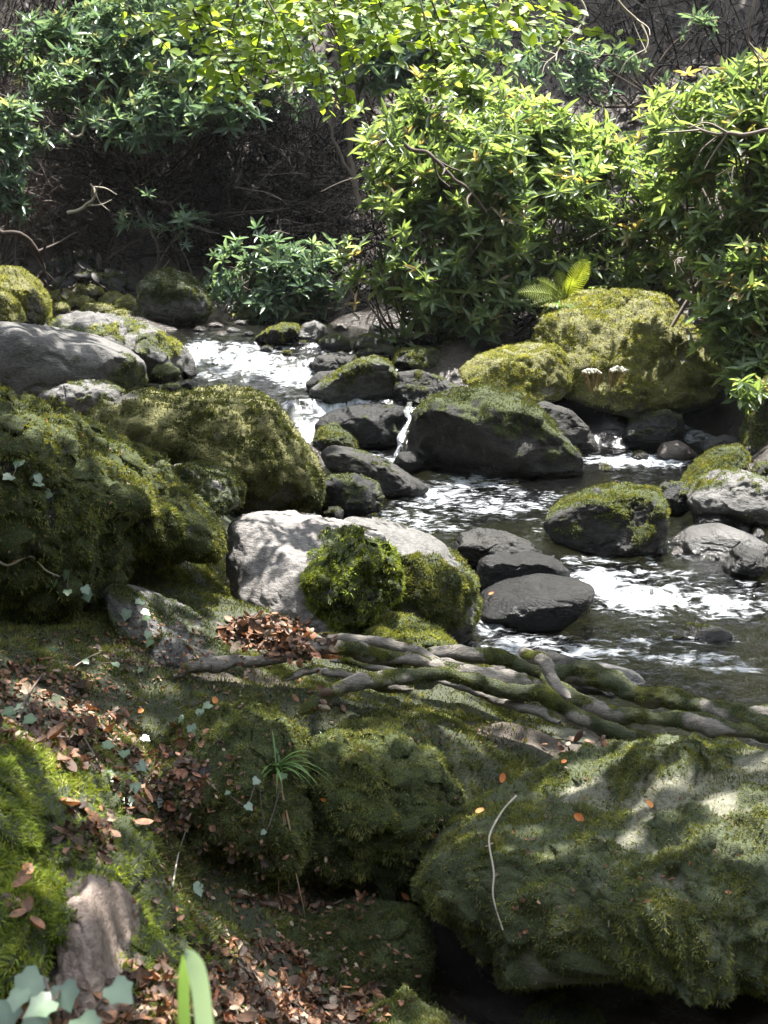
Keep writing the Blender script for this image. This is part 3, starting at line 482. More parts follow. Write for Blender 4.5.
B('mossy_rock', 'low dark mossy rock beside the leafy path at the bottom centre', 3.3, .24, [(268, 945), (280, 924), (320, 912), (370, 906), (405, 902), (428, 918), (436, 960), (425, 1005), (380, 1000), (340, 985), (290, 975)], 'dark', .8, .2, 'moss_dark', 45000, .012, .0026, sub=6, lump=.03, planes=0, wet=False, group=FG, droop=1.2)
B('mossy_mound', 'bright green shaggy mossy mound in the lower left corner', 2.4, .42, [(-170, 740), (-60, 712), (0, 722), (40, 742), (92, 768), (130, 798), (148, 840), (168, 880), (192, 922), (212, 970), (215, 1060), (80, 1150), (-60, 1150), (-170, 1060)], 'brown', .9, .1, 'moss_bright', 130000, .017, .0028, sub=6, lump=.075, planes=0, rough=.05, wet=False, group=FG, droop=1.5, bare=[(88, 822, 22, 18, 1.3), (112, 940, 30, 60, 2.0)])
B('brown_stone', 'bare reddish brown stone face poking out of the bright moss in the lower left', 2.1, .2, [(38, 1020), (50, 935), (62, 888), (84, 868), (112, 880), (136, 915), (160, 960), (182, 1015), (170, 1090), (50, 1100)], 'clay', .75, .0, 'moss_bright', 30000, .014, .0026, sub=6, planes=4, rough=.07, wet=False, group=FG, seed=91, box=.6, bare=[(112, 945, 50, 80, 2.6)], droop=1.2)
B('mossy_hump', 'small mossy hump right below the bare brown stone', 1.98, .12, [(92, 1020), (118, 995), (150, 975), (180, 985), (200, 1015), (205, 1080), (100, 1090)], 'dark', .7, .2, 'moss', 22000, .012, .0025, wet=False, group=FG, droop=1.0, planes=0, lump=.03)
B('mossy_stone', 'small mossy stone in the black hollow under the huge boulder', 3.15, .12, [(520, 1022), (535, 1006), (565, 1000), (595, 1006), (605, 1025), (590, 1045), (530, 1045)], 'dark', .3, .3, 'moss_dark', 6000, .01, .0025, wet=False, group=FG)
B('mossy_stone', 'mossy edge stone at the very bottom between path and hollow', 2.75, .16, [(360, 1025), (380, 1004), (415, 1002), (445, 1015), (455, 1040), (420, 1060), (370, 1060)], 'dark', .8, .3, 'moss', 14000, .012, .0028, wet=False, group=FG)

# ---------------------------------------------------------------- roots
def root_thing(label, pts, r0, r1, moss, sink=.3, n=10, nf=6000, name='tree_root', mm='moss'):
    r0, r1 = r0*1.12, r1*1.12; W = np.array([P(u, v, Y) for (u, v, Y) in pts])+np.array([0, 0, .045]); c = spline(W, n*2); k = len(c)
    c = c+np.stack([fbm(c*5, 3, 1), fbm(c*5, 3, 2), fbm(c*5, 3, 3)], -1)*.034
    tt_ = np.linspace(0, 1, k); rad = np.linspace(r0, r1, k)*(1+.38*fbm(c*7, 2, 5))*np.clip(np.minimum(tt_, 1-tt_)*12+.15, 0, 1)**.5; S = 24
    v, f = tube(c, rad, S, .75)
    cc = np.repeat(c, S, 0); d = norm(v-cc)
    v = v+d*(fbm(v*np.array([14, 22, 22]), 3, 8)*np.repeat(rad, S)*.45)[:, None]
    mk = sst(.3, .6, moss-.06+.3*d[:, 2]+fbm(v*9, 3, 4)*.9)
    f = np.concatenate([f, [[0, 0, 0, 0]]])[:-1]
    b = v.mean(0); o = link(name, mesh_np(name, v-b, f, M['root'], {'moss': mk, 'wet': np.zeros(len(v))})); o.location = tuple(float(a) for a in b)
    tag(o, label, 'root', 'tree roots crossing the near bank'); reg(v, f)
    if nf:
        vl = v-b; ft = np.concatenate([f[:, :3], f[:, [0, 2, 3]]])
        res = fronds(vl, ft[:, ::-1] if False else ft, mk, int(nf*1.6), .009, .0028, .9, k)
        if res is not None: link('moss', mesh_np('moss', res[0], res[1], M[mm], {'rnd': res[2]}, smooth=False), o)
root_thing('smooth grey root running from the left under the leaf patch towards the middle', [(170, 688, 4.28), (205, 676, 4.33), (250, 669, 4.38), (300, 665, 4.42), (345, 660, 4.5), (395, 667, 4.6), (440, 678, 4.65), (500, 690, 4.7), (555, 700, 4.7)], .022, .042, .1, nf=5000)
root_thing('thick mossy root arching from the middle bank down to the right of the leaf pocket', [(300, 722, 4.15), (335, 705, 4.2), (380, 690, 4.3), (440, 688, 4.35), (500, 697, 4.4), (545, 710, 4.4), (580, 730, 4.35), (625, 744, 4.3), (660, 752, 4.3)], .035, .03, .55, nf=14000)
root_thing('sunlit root crossing behind the leaf patch to the moss hump', [(235, 638, 5.0), (280, 645, 5.0), (330, 648, 5.0), (380, 655, 4.95), (420, 668, 4.9), (460, 682, 4.8), (520, 686, 4.8)], .022, .032, .0, nf=3000)
root_thing('long mossy root stretching along the water edge to the right side', [(430, 668, 5.0), (480, 668, 5.0), (530, 678, 4.95), (580, 688, 4.9), (640, 702, 4.85), (700, 718, 4.75), (768, 736, 4.6), (850, 760, 4.4)], .04, .045, .55, nf=18000)
root_thing('mossy root slanting from the long one into the bank in the middle right', [(545, 680, 4.9), (560, 700, 4.75), (590, 715, 4.65), (640, 728, 4.55), (700, 735, 4.5), (780, 745, 4.4)], .03, .035, .5, nf=9000)
root_thing('short pale root stub leaning over the leaf pocket', [(520, 660, 4.85), (545, 672, 4.75), (556, 690, 4.65), (572, 712, 4.5)], .03, .016, .0, nf=1500)
root_thing('mossy root tip rising at the right edge of the bank', [(735, 735, 4.85), (760, 724, 4.9), (800, 712, 5.0)], .03, .04, .5, nf=3000)
root_thing('thin root hidden in the moss below the smooth grey root', [(280, 690, 4.3), (320, 686, 4.35), (360, 690, 4.35), (410, 700, 4.4)], .014, .02, .2, nf=2000)

root_thing('thin brown root weaving between the two thick mossy ones', [(330, 676, 4.7), (400, 682, 4.65), (470, 700, 4.5), (520, 716, 4.42), (560, 738, 4.3)], .014, .02, .0, nf=1500)

# ---------------------------------------------------------------- ray casting on what is built
_vs = []; _fs = []; _o = 0
for v, f in OB:
    if f.shape[1] == 4: f = np.concatenate([f[:, :3], f[:, [0, 2, 3]]])
    _vs.append(v); _fs.append(f+_o); _o += len(v)
BV = BVHTree.FromPolygons(np.concatenate(_vs).tolist(), np.concatenate(_fs).tolist(), all_triangles=True)
del _vs, _fs
CAM = Vector((0, 0, CAMZ))
def hit(u, v):
    d = Vector(P(u, v, 1.0))-CAM; d.normalize()
    h = BV.ray_cast(CAM, d)
    if h[0] is None: return None
    n = h[1]
    if n.dot(d) > 0: n = -n
    return np.array(h[0]), np.array(n)
def drop(x, y, z=30):
    h = BV.ray_cast(Vector((float(x), float(y), z)), Vector((0, 0, -1)))
    return (np.array(h[0]), np.array(h[1])) if h[0] is not None else None

# moss growing over the near bank soil
pu, pv, _ = proj(gv)
msk = gm*(gv[:, 1] < 7)*(gv[:, 1] > 1.2)*(pu > -80)*(pu < 850)*(pv > 560)*(pv < 1080)*(1-gwet)
for (a, b, r1, r2, k) in [(270, 638, 60, 24, 1), (40, 710, 75, 45, 1), (250, 990, 85, 50, .9), (300, 905, 70, 15, 1), (570, 742, 40, 14, 1), (150, 800, 50, 45, .6)]: msk = msk*(1-k*np.exp(-(((pu-a)/r1)**2+((pv-b)/r2)**2)**2))
ft = np.concatenate([gf[:, :3], gf[:, [0, 2, 3]]]); kk = msk[ft].mean(1) > .05; ft = ft[kk]
V_, F_, R_ = fronds(gv, ft, msk, 170000, .018, .004, .5, 77)
tag(link('ground_moss', mesh_np('ground_moss', V_, F_, M['moss'], {'rnd': R_}, smooth=False)), 'low green moss covering the soil of the near bank', 'moss', kind='stuff')

# ---------------------------------------------------------------- water
wy = np.concatenate([np.arange(-6, 4, .1), np.arange(4, 14, .016), np.arange(14, 24, .08)])
wt_ = np.linspace(-1.35, 1.35, 210)
WY = np.repeat(wy[:, None], len(wt_), 1); WX = np.interp(wy, SY, SX)[:, None]+wt_[None]*np.interp(wy, SY, SW)[:, None]
p2 = np.stack([WX, WY, np.zeros_like(WX)], -1)
zz = np.interp(WY+.12*fbm(p2*3, 2, 60), ZY, ZZ)
# white water at drops and squeezes; over the pools it paints sparkling glints
foam_glint = np.zeros_like(WX); pu, pv, _ = proj(np.stack([WX, WY, zz], -1))
for (a, b, r1, r2, k) in [(245, 362, 55, 18, .8), (205, 350, 22, 14, .8), (300, 378, 40, 12, .8), (325, 408, 28, 10, 1.0), (312, 430, 16, 14, 1.0), (345, 402, 30, 7, .9), (360, 395, 30, 5, .6), (275, 395, 30, 6, .4),
                          (640, 461, 55, 6, 1.3), (470, 482, 50, 9, .7), (430, 495, 60, 14, .68), (500, 505, 60, 14, .6), (420, 520, 60, 16, .58), (545, 500, 30, 10, .5), (590, 560, 40, 10, .5), (560, 530, 30, 14, .5), (600, 582, 24, 16, 1.1), (650, 598, 60, 17, .95), (725, 605, 55, 14, .8), (650, 575, 70, 9, .5), (560, 605, 45, 10, .45),
                          (520, 645, 60, 14, .7), (600, 652, 60, 10, .66), (690, 660, 70, 9, .7), (490, 625, 25, 14, .75), (740, 668, 40, 6, .6), (660, 640, 90, 6, .5), (400, 462, 14, 6, .8), (430, 380, 12, 12, .5), (455, 368, 10, 10, .6), (370, 455, 16, 6, .6), (560, 560, 40, 9, .35), (640, 560, 60, 8, .45), (720, 585, 50, 6, .4)]:
    foam_glint = np.maximum(foam_glint, k*np.exp(-(((pu-a)/r1)**2+((pv-b)/r2)**2)))
slope = np.abs(np.gradient(zz, axis=0)/np.gradient(WY, axis=0)); foam_glint = np.clip(np.maximum(foam_glint, sst(.15, .6, slope)*.5*np.exp(-np.maximum(0, (pu-330)/25)*(WY > 11.9))*sst(-.5, .2, fbm(p2*4, 2, 66))), 0, 1.2)
turb = .4+1.1*np.clip(foam_glint, 0, 1)
flow = p2*np.array([1.0, .55, 1])
zz = zz+turb*(.012*fbm(flow*9, 3, 61)+.011*(1-np.abs(fbm(flow*17, 2, 62)))*1.0-.008)+.03*np.clip(foam_glint, 0, 1)*fbm(flow*13, 3, 63)*sst(.2, .7, foam_glint)+.004*turb*noise(p2*np.array([16, 30, 1]), 64)
wvv = np.stack([WX, WY, zz], -1).reshape(-1, 3)
m, nt, N, L = new_mat('stream_water')
gl = N('ShaderNodeBsdfGlossy'); gl.inputs['Roughness'].default_value = .11; gl.inputs['Color'].default_value = (1, 1, 1, 1)
tp = N('ShaderNodeBsdfTransparent'); tp.inputs[0].default_value = (.28, .30, .21, 1)
fr = N('ShaderNodeFresnel'); fr.inputs[0].default_value = 1.34
b1 = tex(nt, 'ShaderNodeTexNoise', 9, 4, .6, 1.2, scaled(nt, (1, .6, 1))); b2 = tex(nt, 'ShaderNodeTexNoise', 42, 3, .6, .8, scaled(nt, (1, .5, 1)))
bp = N('ShaderNodeBump'); bp.inputs['Strength'].default_value = .55; bp.inputs['Distance'].default_value = .03; L(mth(nt, 'ADD', b1, mth(nt, 'MULTIPLY', b2, .35)), bp.inputs['Height'])
L(bp.outputs[0], gl.inputs['Normal']); L(bp.outputs[0], fr.inputs['Normal'])
mx = N('ShaderNodeMixShader'); L(fr.outputs[0], mx.inputs[0]); L(tp.outputs[0], mx.inputs[1]); L(gl.outputs[0], mx.inputs[2])
fo = attr(nt, 'foam_glint'); fn = tex(nt, 'ShaderNodeTexNoise', 15, 4, .58, .8, scaled(nt, (1.8, .42, .4))); fnb = tex(nt, 'ShaderNodeTexNoise', 20, 6, .64, .6, scaled(nt, (.55, 1.15, .8)))
fsel = N('ShaderNodeMapRange'); fsel.inputs[1].default_value = .6; fsel.inputs[2].default_value = .95; L(fo, fsel.inputs[0]); fn = mth(nt, 'ADD', mth(nt, 'MULTIPLY', fn, fsel.outputs[0]), mth(nt, 'MULTIPLY', fnb, mth(nt, 'SUBTRACT', 1.0, fsel.outputs[0])))  # low values streak sideways as painted pool glints
fn2 = tex(nt, 'ShaderNodeTexNoise', 6, 3, .6, 1.0, scaled(nt, (1, .5, 1)))
ff = mth(nt, 'ADD', mth(nt, 'MULTIPLY', fo, .75), mth(nt, 'ADD', mth(nt, 'MULTIPLY', mth(nt, 'SUBTRACT', fn, .5), 1.8), mth(nt, 'MULTIPLY', mth(nt, 'SUBTRACT', fn2, .5), .8)))
fm = N('ShaderNodeMapRange'); fm.inputs[1].default_value = .30; fm.inputs[2].default_value = 1.0; fm.clamp = True; L(ff, fm.inputs[0])
fgate = mth(nt, 'MULTIPLY', fm.outputs[0], mth(nt, 'MULTIPLY', fo, 4.0, clamp=True))
fb = N('ShaderNodeBsdfPrincipled'); fb.inputs['Base Color'].default_value = (.55, .58, .61, 1); fb.inputs['Roughness'].default_value = .5
mx2 = N('ShaderNodeMixShader'); L(fgate, mx2.inputs[0]); L(mx.outputs[0], mx2.inputs[1]); L(fb.outputs[0], mx2.inputs[2])
o = N('ShaderNodeOutputMaterial'); L(mx2.outputs[0], o.inputs[0])
tag(link('water', mesh_np('water', wvv, grid_faces(len(wy), len(wt_)), m, {'foam_glint': foam_glint})), kind='structure')

# small falls pouring between boulders
def fall(label, pts, w):
    c = spline(np.array([P(*p) for p in pts]), 10); k = len(c); s = np.linspace(-1, 1, 17)
    v = c[:, None]+np.stack([s[None]*w*(1+.5*np.linspace(0, 1, k))[:, None], np.zeros((k, 17))-.03*(1-s[None]**2), np.zeros((k, 17))], -1)
    v[..., 1] += .03*fbm(v*np.array([30, 8, 8]), 3, 9); v[..., 0] += .05*fbm(v*np.array([4, 7, 7]), 3, 19)
    v = v.reshape(-1, 3); v = np.concatenate([v, v+np.array([0, .03, 0])]); f = grid_faces(k, 17); f = np.concatenate([f, f[:, ::-1]+k*17])
    solo('waterfall', v, f, m, label, 'waterfall', attrs={'foam_glint': np.clip(.36+.35*fbm(v*np.array([40, 9, 9]), 3, 5), 0, 1)})
fall('tiny waterfall between the angular boulder and the big dark boulder', [(411, 402, 11.2), (408, 418, 10.9), (403, 440, 10.7), (399, 458, 10.6)], .022)
fall('narrow trickle of white water beneath the bush, right of the flat topped boulder', [(449, 360, 12.9), (446, 368, 12.7), (443, 380, 12.6)], .06)

# ---------------------------------------------------------------- leaves
def leaf_strip(L=1.0, W=.3, seg=4, droop=.25, fold=.12, tip=.9):
    v = []; f = []
    for i in range(seg+1):
        t = i/seg; w = W*.5*(math.sin(math.pi*min(1, (t*.86+.10)))**.8 if t < 1 else .02)
        z = -droop*t*t
        v += [(-w, t*L, z+fold*w), (0, t*L, z-fold*w), (w, t*L, z+fold*w)]
    for i in range(seg):
        a = i*3; f += [(a, a+1, a+4, a+3), (a+1, a+2, a+5, a+4)]
    return np.array(v), np.array(f)
RL = leaf_strip(1, .25, 3, .22, .5)
BL = (np.array([[0, 0, 0], [-.28, .3, .03], [0, .33, -.02], [.28, .3, .03], [-.26, .68, .02], [0, .7, -.03], [.26, .68, .02], [0, 1.05, -.08]]), np.array([[0, 2, 1, 1], [0, 3, 2, 2], [1, 2, 5, 4], [2, 3, 6, 5], [4, 5, 7, 7], [5, 6, 7, 7]]))
DL = leaf_strip(1, .62, 5, -.16, .3)
_tr = np.random.default_rng(3); TORN = (DL[0]*np.array([1.25, .8, 1.6])+_tr.normal(size=DL[0].shape)*np.array([.10, .07, .08]), DL[1])
def oriented(normal, fwd):
    z = norm(normal); y = norm(fwd-(fwd*z).sum(-1, keepdims=True)*z); x = np.cross(y, z); return np.stack([x, y, z], -1)
def whorls(pos, axis, L, nl=7, seed=1, elev=(5, 55), bright=None, bias=0):
    r = np.random.default_rng(seed); n = len(pos); z = norm(axis); a = norm(np.cross(z, norm(r.normal(size=(n, 3))))); b = np.cross(z, a)
    ph = (np.arange(nl)[None]/nl+r.random((n, 1)))*2*math.pi+r.normal(size=(n, nl))*.22; ev = np.radians(elev[0]+(elev[1]-elev[0])*r.random((n, nl)))
    rad = a[:, None]*np.cos(ph)[..., None]+b[:, None]*np.sin(ph)[..., None]
    d = rad*np.cos(ev)[..., None]+z[:, None]*np.sin(ev)[..., None]; nn = z[:, None]*np.cos(ev)[..., None]-rad*np.sin(ev)[..., None]
    nn = nn+r.normal(size=nn.shape)*.25
    keep = r.random((n, nl)) > .1
    P_ = np.repeat(pos[:, None], nl, 1)[keep]; Mx = oriented(nn[keep], d[keep]); s = (L*(.55+.6*r.random((n, nl)))*(.6+.75*r.random((n, 1))))[keep]
    v, f, k = inst(RL[0], RL[1], P_, Mx, s)
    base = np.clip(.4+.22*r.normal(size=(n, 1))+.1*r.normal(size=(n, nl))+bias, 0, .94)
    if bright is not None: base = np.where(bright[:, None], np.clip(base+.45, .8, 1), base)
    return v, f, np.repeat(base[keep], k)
LOB = [(P(270, 535, 5.7), .36), (P(380, 530, 6.3), .3), (P(272, 638, 5.1), .28), (P(110, 350, 10), .5), (P(430, 640, 5.3), .25), (P(630, 345, 12.2), 1.25), (P(515, 370, 11.5), .6), (P(490, 420, 10.2), .7)]  # spots and bushes kept clear of crown leaves so the sun reaches them
def shrub(label, lobes, nwh, L, mat, base, seed, nl=7, name='rhododendron_bush', brightp=.18, nst=60, stemr=.02, inner=.35, group=None, cat='bush'):
    r = np.random.default_rng(seed)
    C_ = np.array([P(u, v, Y) for (u, v, Y, rx, rz) in lobes]); RX = np.array([rx/F*Y for (u, v, Y, rx, rz) in lobes]); RZ = np.array([rz/F*Y for (u, v, Y, rx, rz) in lobes])
    for i_ in range(len(lobes)): LOB.append((C_[i_], max(RX[i_], RZ[i_])*.95))
    w = RX*RZ; k = r.choice(len(lobes), nwh, p=w/w.sum())
    d = norm(r.normal(size=(nwh, 3))*np.array([1, .9, 1])); sh = inner+(1.05-inner)*r.random(nwh)**.6
    # ragged outline: whole sprays stick out or fall back
    jut = 1+.55*fbm(d*2.2+k[:, None]*5.1, 3, seed)+.12*r.normal(size=nwh)
    off = d*np.stack([RX[k], RX[k]*.8, RZ[k]], -1)*(sh*jut)[:, None]
    pos = C_[k]+off
    gap = fbm(pos*2.1, 3, seed+5)+.5*fbm(pos*4.7, 2, seed+6); keep = gap > -.05; pos = pos[keep]; d = d[keep]; sh = sh[keep]
    z = np.array([0, 0, 1.0])
    ax = norm(d*.7+z*.75+r.normal(size=pos.shape)*.28)
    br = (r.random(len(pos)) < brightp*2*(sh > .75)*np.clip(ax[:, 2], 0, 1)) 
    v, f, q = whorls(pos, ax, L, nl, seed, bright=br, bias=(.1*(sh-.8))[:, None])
    root = thing(name, base, label, cat, group)
    part('foliage', v, f, M[mat], root, {'rnd': q}, smooth=False)
    bag = Bag(); bb = np.array(base)
    for i in range(len(lobes)):
        for j in range(max(1, nst//len(lobes))):
            c0 = bb+r.normal(size=3)*np.array([.25, .2, .02]); e = C_[i]+r.normal(size=3)*np.array([RX[i], RX[i]*.7, RZ[i]])*.45
            mid = c0*.5+e*.5+r.normal(size=3)*.18+np.array([0, 0, -.05]); c = spline([c0, mid, e], 7)
            bag.add(*tube(c, np.linspace(stemr*(.6+.8*r.random()), stemr*.3, len(c)), 5))
            for _ in range(3):
                s0 = c[r.integers(4, len(c))]; s1 = s0+r.normal(size=3)*np.array([RX[i], RX[i], RZ[i]])*.35; c2 = spline([s0, (s0+s1)/2+r.normal(size=3)*.05, s1], 4)
                bag.add(*tube(c2, np.linspace(stemr*.35, stemr*.15, len(c2)), 4))
    v, f, at = bag.get(); part('stems', v, f, M['twig'], root, at)
    return root
def gz(u, v, Y, dx=0):
    p = P(u, v, Y); h = drop(p[0], Y); return (float(p[0]), float(Y), float(h[0][2])) if h is not None else tuple(p)
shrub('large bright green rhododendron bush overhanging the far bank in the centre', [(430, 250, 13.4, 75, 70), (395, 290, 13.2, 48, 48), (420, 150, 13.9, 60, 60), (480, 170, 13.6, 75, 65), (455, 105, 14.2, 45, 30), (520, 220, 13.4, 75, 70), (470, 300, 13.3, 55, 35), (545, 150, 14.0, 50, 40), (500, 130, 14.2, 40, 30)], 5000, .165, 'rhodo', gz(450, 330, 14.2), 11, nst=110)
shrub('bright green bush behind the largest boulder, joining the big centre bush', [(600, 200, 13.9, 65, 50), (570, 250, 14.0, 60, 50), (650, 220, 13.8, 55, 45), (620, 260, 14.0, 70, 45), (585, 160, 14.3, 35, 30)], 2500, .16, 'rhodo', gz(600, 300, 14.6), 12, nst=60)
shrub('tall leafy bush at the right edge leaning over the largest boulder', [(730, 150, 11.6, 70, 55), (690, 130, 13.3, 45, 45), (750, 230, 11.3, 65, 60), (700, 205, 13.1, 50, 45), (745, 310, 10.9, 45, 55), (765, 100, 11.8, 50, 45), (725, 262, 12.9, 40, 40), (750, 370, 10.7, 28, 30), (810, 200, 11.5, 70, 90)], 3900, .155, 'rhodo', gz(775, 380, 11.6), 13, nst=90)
shrub('small round bush with glossy leaves on the far bank, left of the centre bush', [(275, 275, 15.3, 50, 38), (245, 280, 15.2, 35, 30), (315, 275, 15.2, 32, 32), (270, 300, 15.0, 35, 22)], 1150, .16, 'rhodo_shaded', gz(280, 312, 15.5), 14, nst=40, brightp=.1)
shrub('broad bush in bluish shaded green across the upper left of the hillside', [(60, 60, 18.5, 60, 40), (110, 35, 18.8, 60, 35), (60, 110, 17.8, 45, 28), (170, 60, 18.3, 60, 45), (200, 95, 17.6, 65, 28), (250, 60, 18.2, 60, 50), (150, 20, 19.2, 80, 30), (290, 85, 17.9, 45, 28), (90, 90, 18, 50, 28), (230, 20, 19, 70, 35), (30, 130, 17.5, 45, 22), (130, 130, 17.4, 50, 22), (215, 115, 17.3, 45, 18)], 3500, .18, 'rhodo_shaded', gz(150, 90, 19.4), 15, nst=90, brightp=.12)
shrub('small spray of leaves growing low on the dark hillside below the broad bush', [(138, 210, 17.0, 26, 18), (175, 225, 17.0, 26, 14), (200, 232, 17.2, 20, 14)], 210, .17, 'rhodo_shaded', gz(165, 236, 17.5), 16, nst=14, brightp=.1)
shrub('leaf sprays at the left edge halfway up the hillside', [(8, 125, 17.2, 30, 22), (-5, 170, 17, 30, 40), (20, 200, 17.2, 18, 18)], 260, .17, 'rhodo_shaded', gz(-20, 210, 17.6), 17, nst=16, brightp=.15)
shrub('dark leafy bush top centre behind the beech twigs', [(400, 50, 16.5, 55, 45), (450, 30, 16.8, 60, 40), (380, 15, 17, 50, 30), (500, 60, 16.5, 45, 35)], 900, .2, 'rhodo_shaded', gz(430, 110, 18), 18, nst=50, brightp=.12)
shrub('loose dark leaf sprays hanging over the shaded bank at the top right', [(590, 90, 16.8, 22, 14), (625, 60, 17, 20, 12), (575, 60, 16.8, 16, 14), (660, 85, 17, 20, 10), (700, 30, 17.3, 22, 12)], 170, .15, 'rhodo_shaded', gz(640, 105, 18), 21, nst=16, brightp=.05)
shrub('single little sprig of leaves on the right bank by the mossy rock', [(752, 395, 9.9, 14, 14)], 26, .10, 'rhodo', gz(755, 425, 10), 19, nst=1, stemr=.005)
shrub('tiny bright sprig on the far water edge beside the small round bush', [(222, 318, 14.6, 9, 5)], 12, .12, 'rhodo', gz(222, 326, 14.8), 20, nst=3, stemr=.008)

# bare tangled thickets on the hillside
def thicket(label, cells, n, seed, rad=.012, ln=1.3, pale=.5, mat='twig_shaded'):
    r = np.random.default_rng(seed); bag = Bag(); pts = []
    for i in range(n):
        u0, v0, u1, v1, Y0, Y1 = cells[r.integers(len(cells))]
        u = u0+(u1-u0)*r.random(); v = v0+(v1-v0)*r.random(); h = hit(u, v)
        if h is None: continue
        base = h[0].copy()
        if base[1] < 14: continue
        d = norm(np.array([r.normal()*1.0, -.5-.5*r.random(), .25+.7*r.random()])); l = ln*(.4+.9*r.random())
        p1 = base+d*l*.4+r.normal(size=3)*.1; p2_ = base+d*l*.8+r.normal(size=3)*.22+np.array([0, -.1, -.05]); p3 = p2_+r.normal(size=3)*.3+np.array([0, -.1, -.2*r.random()])
        c = spline([base-d*.05, p1, p2_, p3], 5); q = rad*(.4+1.0*r.random()**2); rn = r.random()*pale
        bag.add(*tube(c, np.linspace(q, q*.35, len(c)), 4), r=rn)
        for _ in range(3):
            s0 = c[r.integers(3, len(c))]; s1 = s0+r.normal(size=3)*.28; s2 = s1+r.normal(size=3)*.16
            c2 = spline([s0, s1, s2], 3); bag.add(*tube(c2, np.linspace(q*.45, q*.2, len(c2)), 3), r=rn)
        pts.append(base)
    v, f, at = bag.get(); b = np.mean(pts, 0)
    return solo('bare_thicket', v, f, M[mat], label, 'thicket', 'bare thickets on the hillside', at, base=b)
thicket('bare brown tangle of stems on the left part of the hillside', [(0, 110, 130, 260, 0, 0)], 420, 31, pale=.95, mat='twig')
thicket('dark tangle of bare stems in the shaded hollow left of the centre bush', [(120, 120, 260, 270, 0, 0), (250, 130, 370, 240, 0, 0)], 520, 32, pale=.45)
thicket('bare twiggy undergrowth along the top right of the hillside', [(560, 0, 768, 110, 0, 0)], 130, 33, pale=.25)
thicket('brown undergrowth at the top left corner above the leaf litter', [(0, 0, 120, 120, 0, 0)], 200, 34, pale=.8)
thicket('dead twigs beneath the centre bush beside the small round bush', [(300, 225, 400, 320, 0, 0), (500, 280, 560, 330, 0, 0)], 200, 35, pale=.6)
def branch(label, pts, r0, r1, mat='twig', tw=4, seed=1, name='bare_branch', tl=.25, rn=.6):
    r = np.random.default_rng(seed); c = spline(np.array([P(*p) for p in pts]), 8); c = c+.02*np.stack([fbm(c*5, 2, 1+seed), fbm(c*5, 2, 2), fbm(c*5, 2, 3)], -1)*(r0/.01)
    bag = Bag(); bag.add(*tube(c, np.linspace(r0, r1, len(c)), 6), r=rn)
    for _ in range(tw):
        s0 = c[r.integers(len(c)//4, len(c))]; dd = norm(norm(c[-1]-c[0])*.6+r.normal(size=3)*.6); s1 = s0+dd*tl*.6; s2 = s1+norm(dd+r.normal(size=3)*.35)*tl*.5; c2 = spline([s0, s1, s2], 4); bag.add(*tube(c2, np.linspace(r1, r1*.4, len(c2)), 4), r=rn)
    v, f, at = bag.get(); return solo(name, v, f, M[mat], label, 'branch', None, at)
branch('thin grey trunk rising through the dark gap above the centre bush', [(362, 215, 16), (352, 175, 16.2), (350, 130, 16.5), (358, 95, 16.8), (352, 40, 17.2), (355, -20, 17.6)], .035, .025, tw=6, seed=3, name='slender_trunk', tl=.6)
branch('second slender stem curving beside the thin grey trunk', [(358, 200, 16.1), (345, 165, 16.2), (334, 140, 16.3), (332, 120, 16.4), (340, 60, 16.9), (338, -10, 17.4)], .022, .014, tw=5, seed=4, name='slender_trunk', tl=.5)
branch('pale crooked twig hanging at the top right of centre', [(600, -25, 9), (622, 5, 9), (640, 25, 9), (646, 50, 9), (642, 55, 9)], .012, .005, 'palebark', 5, 5, rn=.4)
branch('second pale twig beside the crooked one, with side shoots', [(560, -30, 9.3), (585, 15, 9.2), (560, 45, 9.1), (555, 62, 9.0)], .010, .004, 'palebark', 7, 6, rn=.3)
branch('dead twig hanging down in the top right corner', [(762, -30, 9.4), (752, 10, 9.4), (748, 40, 9.4), (758, 62, 9.4)], .012, .006, tw=3, seed=7, rn=.9)
branch('dark arching branch over the shaded boulders at the left edge', [(-30, 225, 15.6), (10, 232, 15.6), (35, 250, 15.8), (42, 275, 16.0), (44, 290, 16.2)], .04, .02, tw=5, seed=8, tl=.5, rn=.1)
branch('pale dead branch lying on the left hillside', [(68, 215, 16.3), (85, 205, 16.3), (95, 195, 16.2), (92, 182, 16.3)], .025, .01, 'palebark', 5, 9, tl=.3)
branch('whitish forked twig on the left hillside below the broad bush', [(65, 130, 17.2), (78, 138, 17.1), (84, 128, 17.1), (88, 118, 17.1)], .02, .01, 'palebark', 4, 10, tl=.3)
branch('brown bough showing through the leaves of the centre bush', [(405, 145, 12.9), (432, 160, 12.8), (460, 185, 12.8), (485, 210, 12.9)], .022, .014, tw=5, seed=11, tl=.3, rn=.5)
branch('reddish bough running through the leaves of the right bush', [(768, 130, 10.9), (735, 134, 10.9), (705, 132, 11.0), (690, 125, 11.1)], .018, .01, tw=6, seed=12, tl=.3, rn=.9)

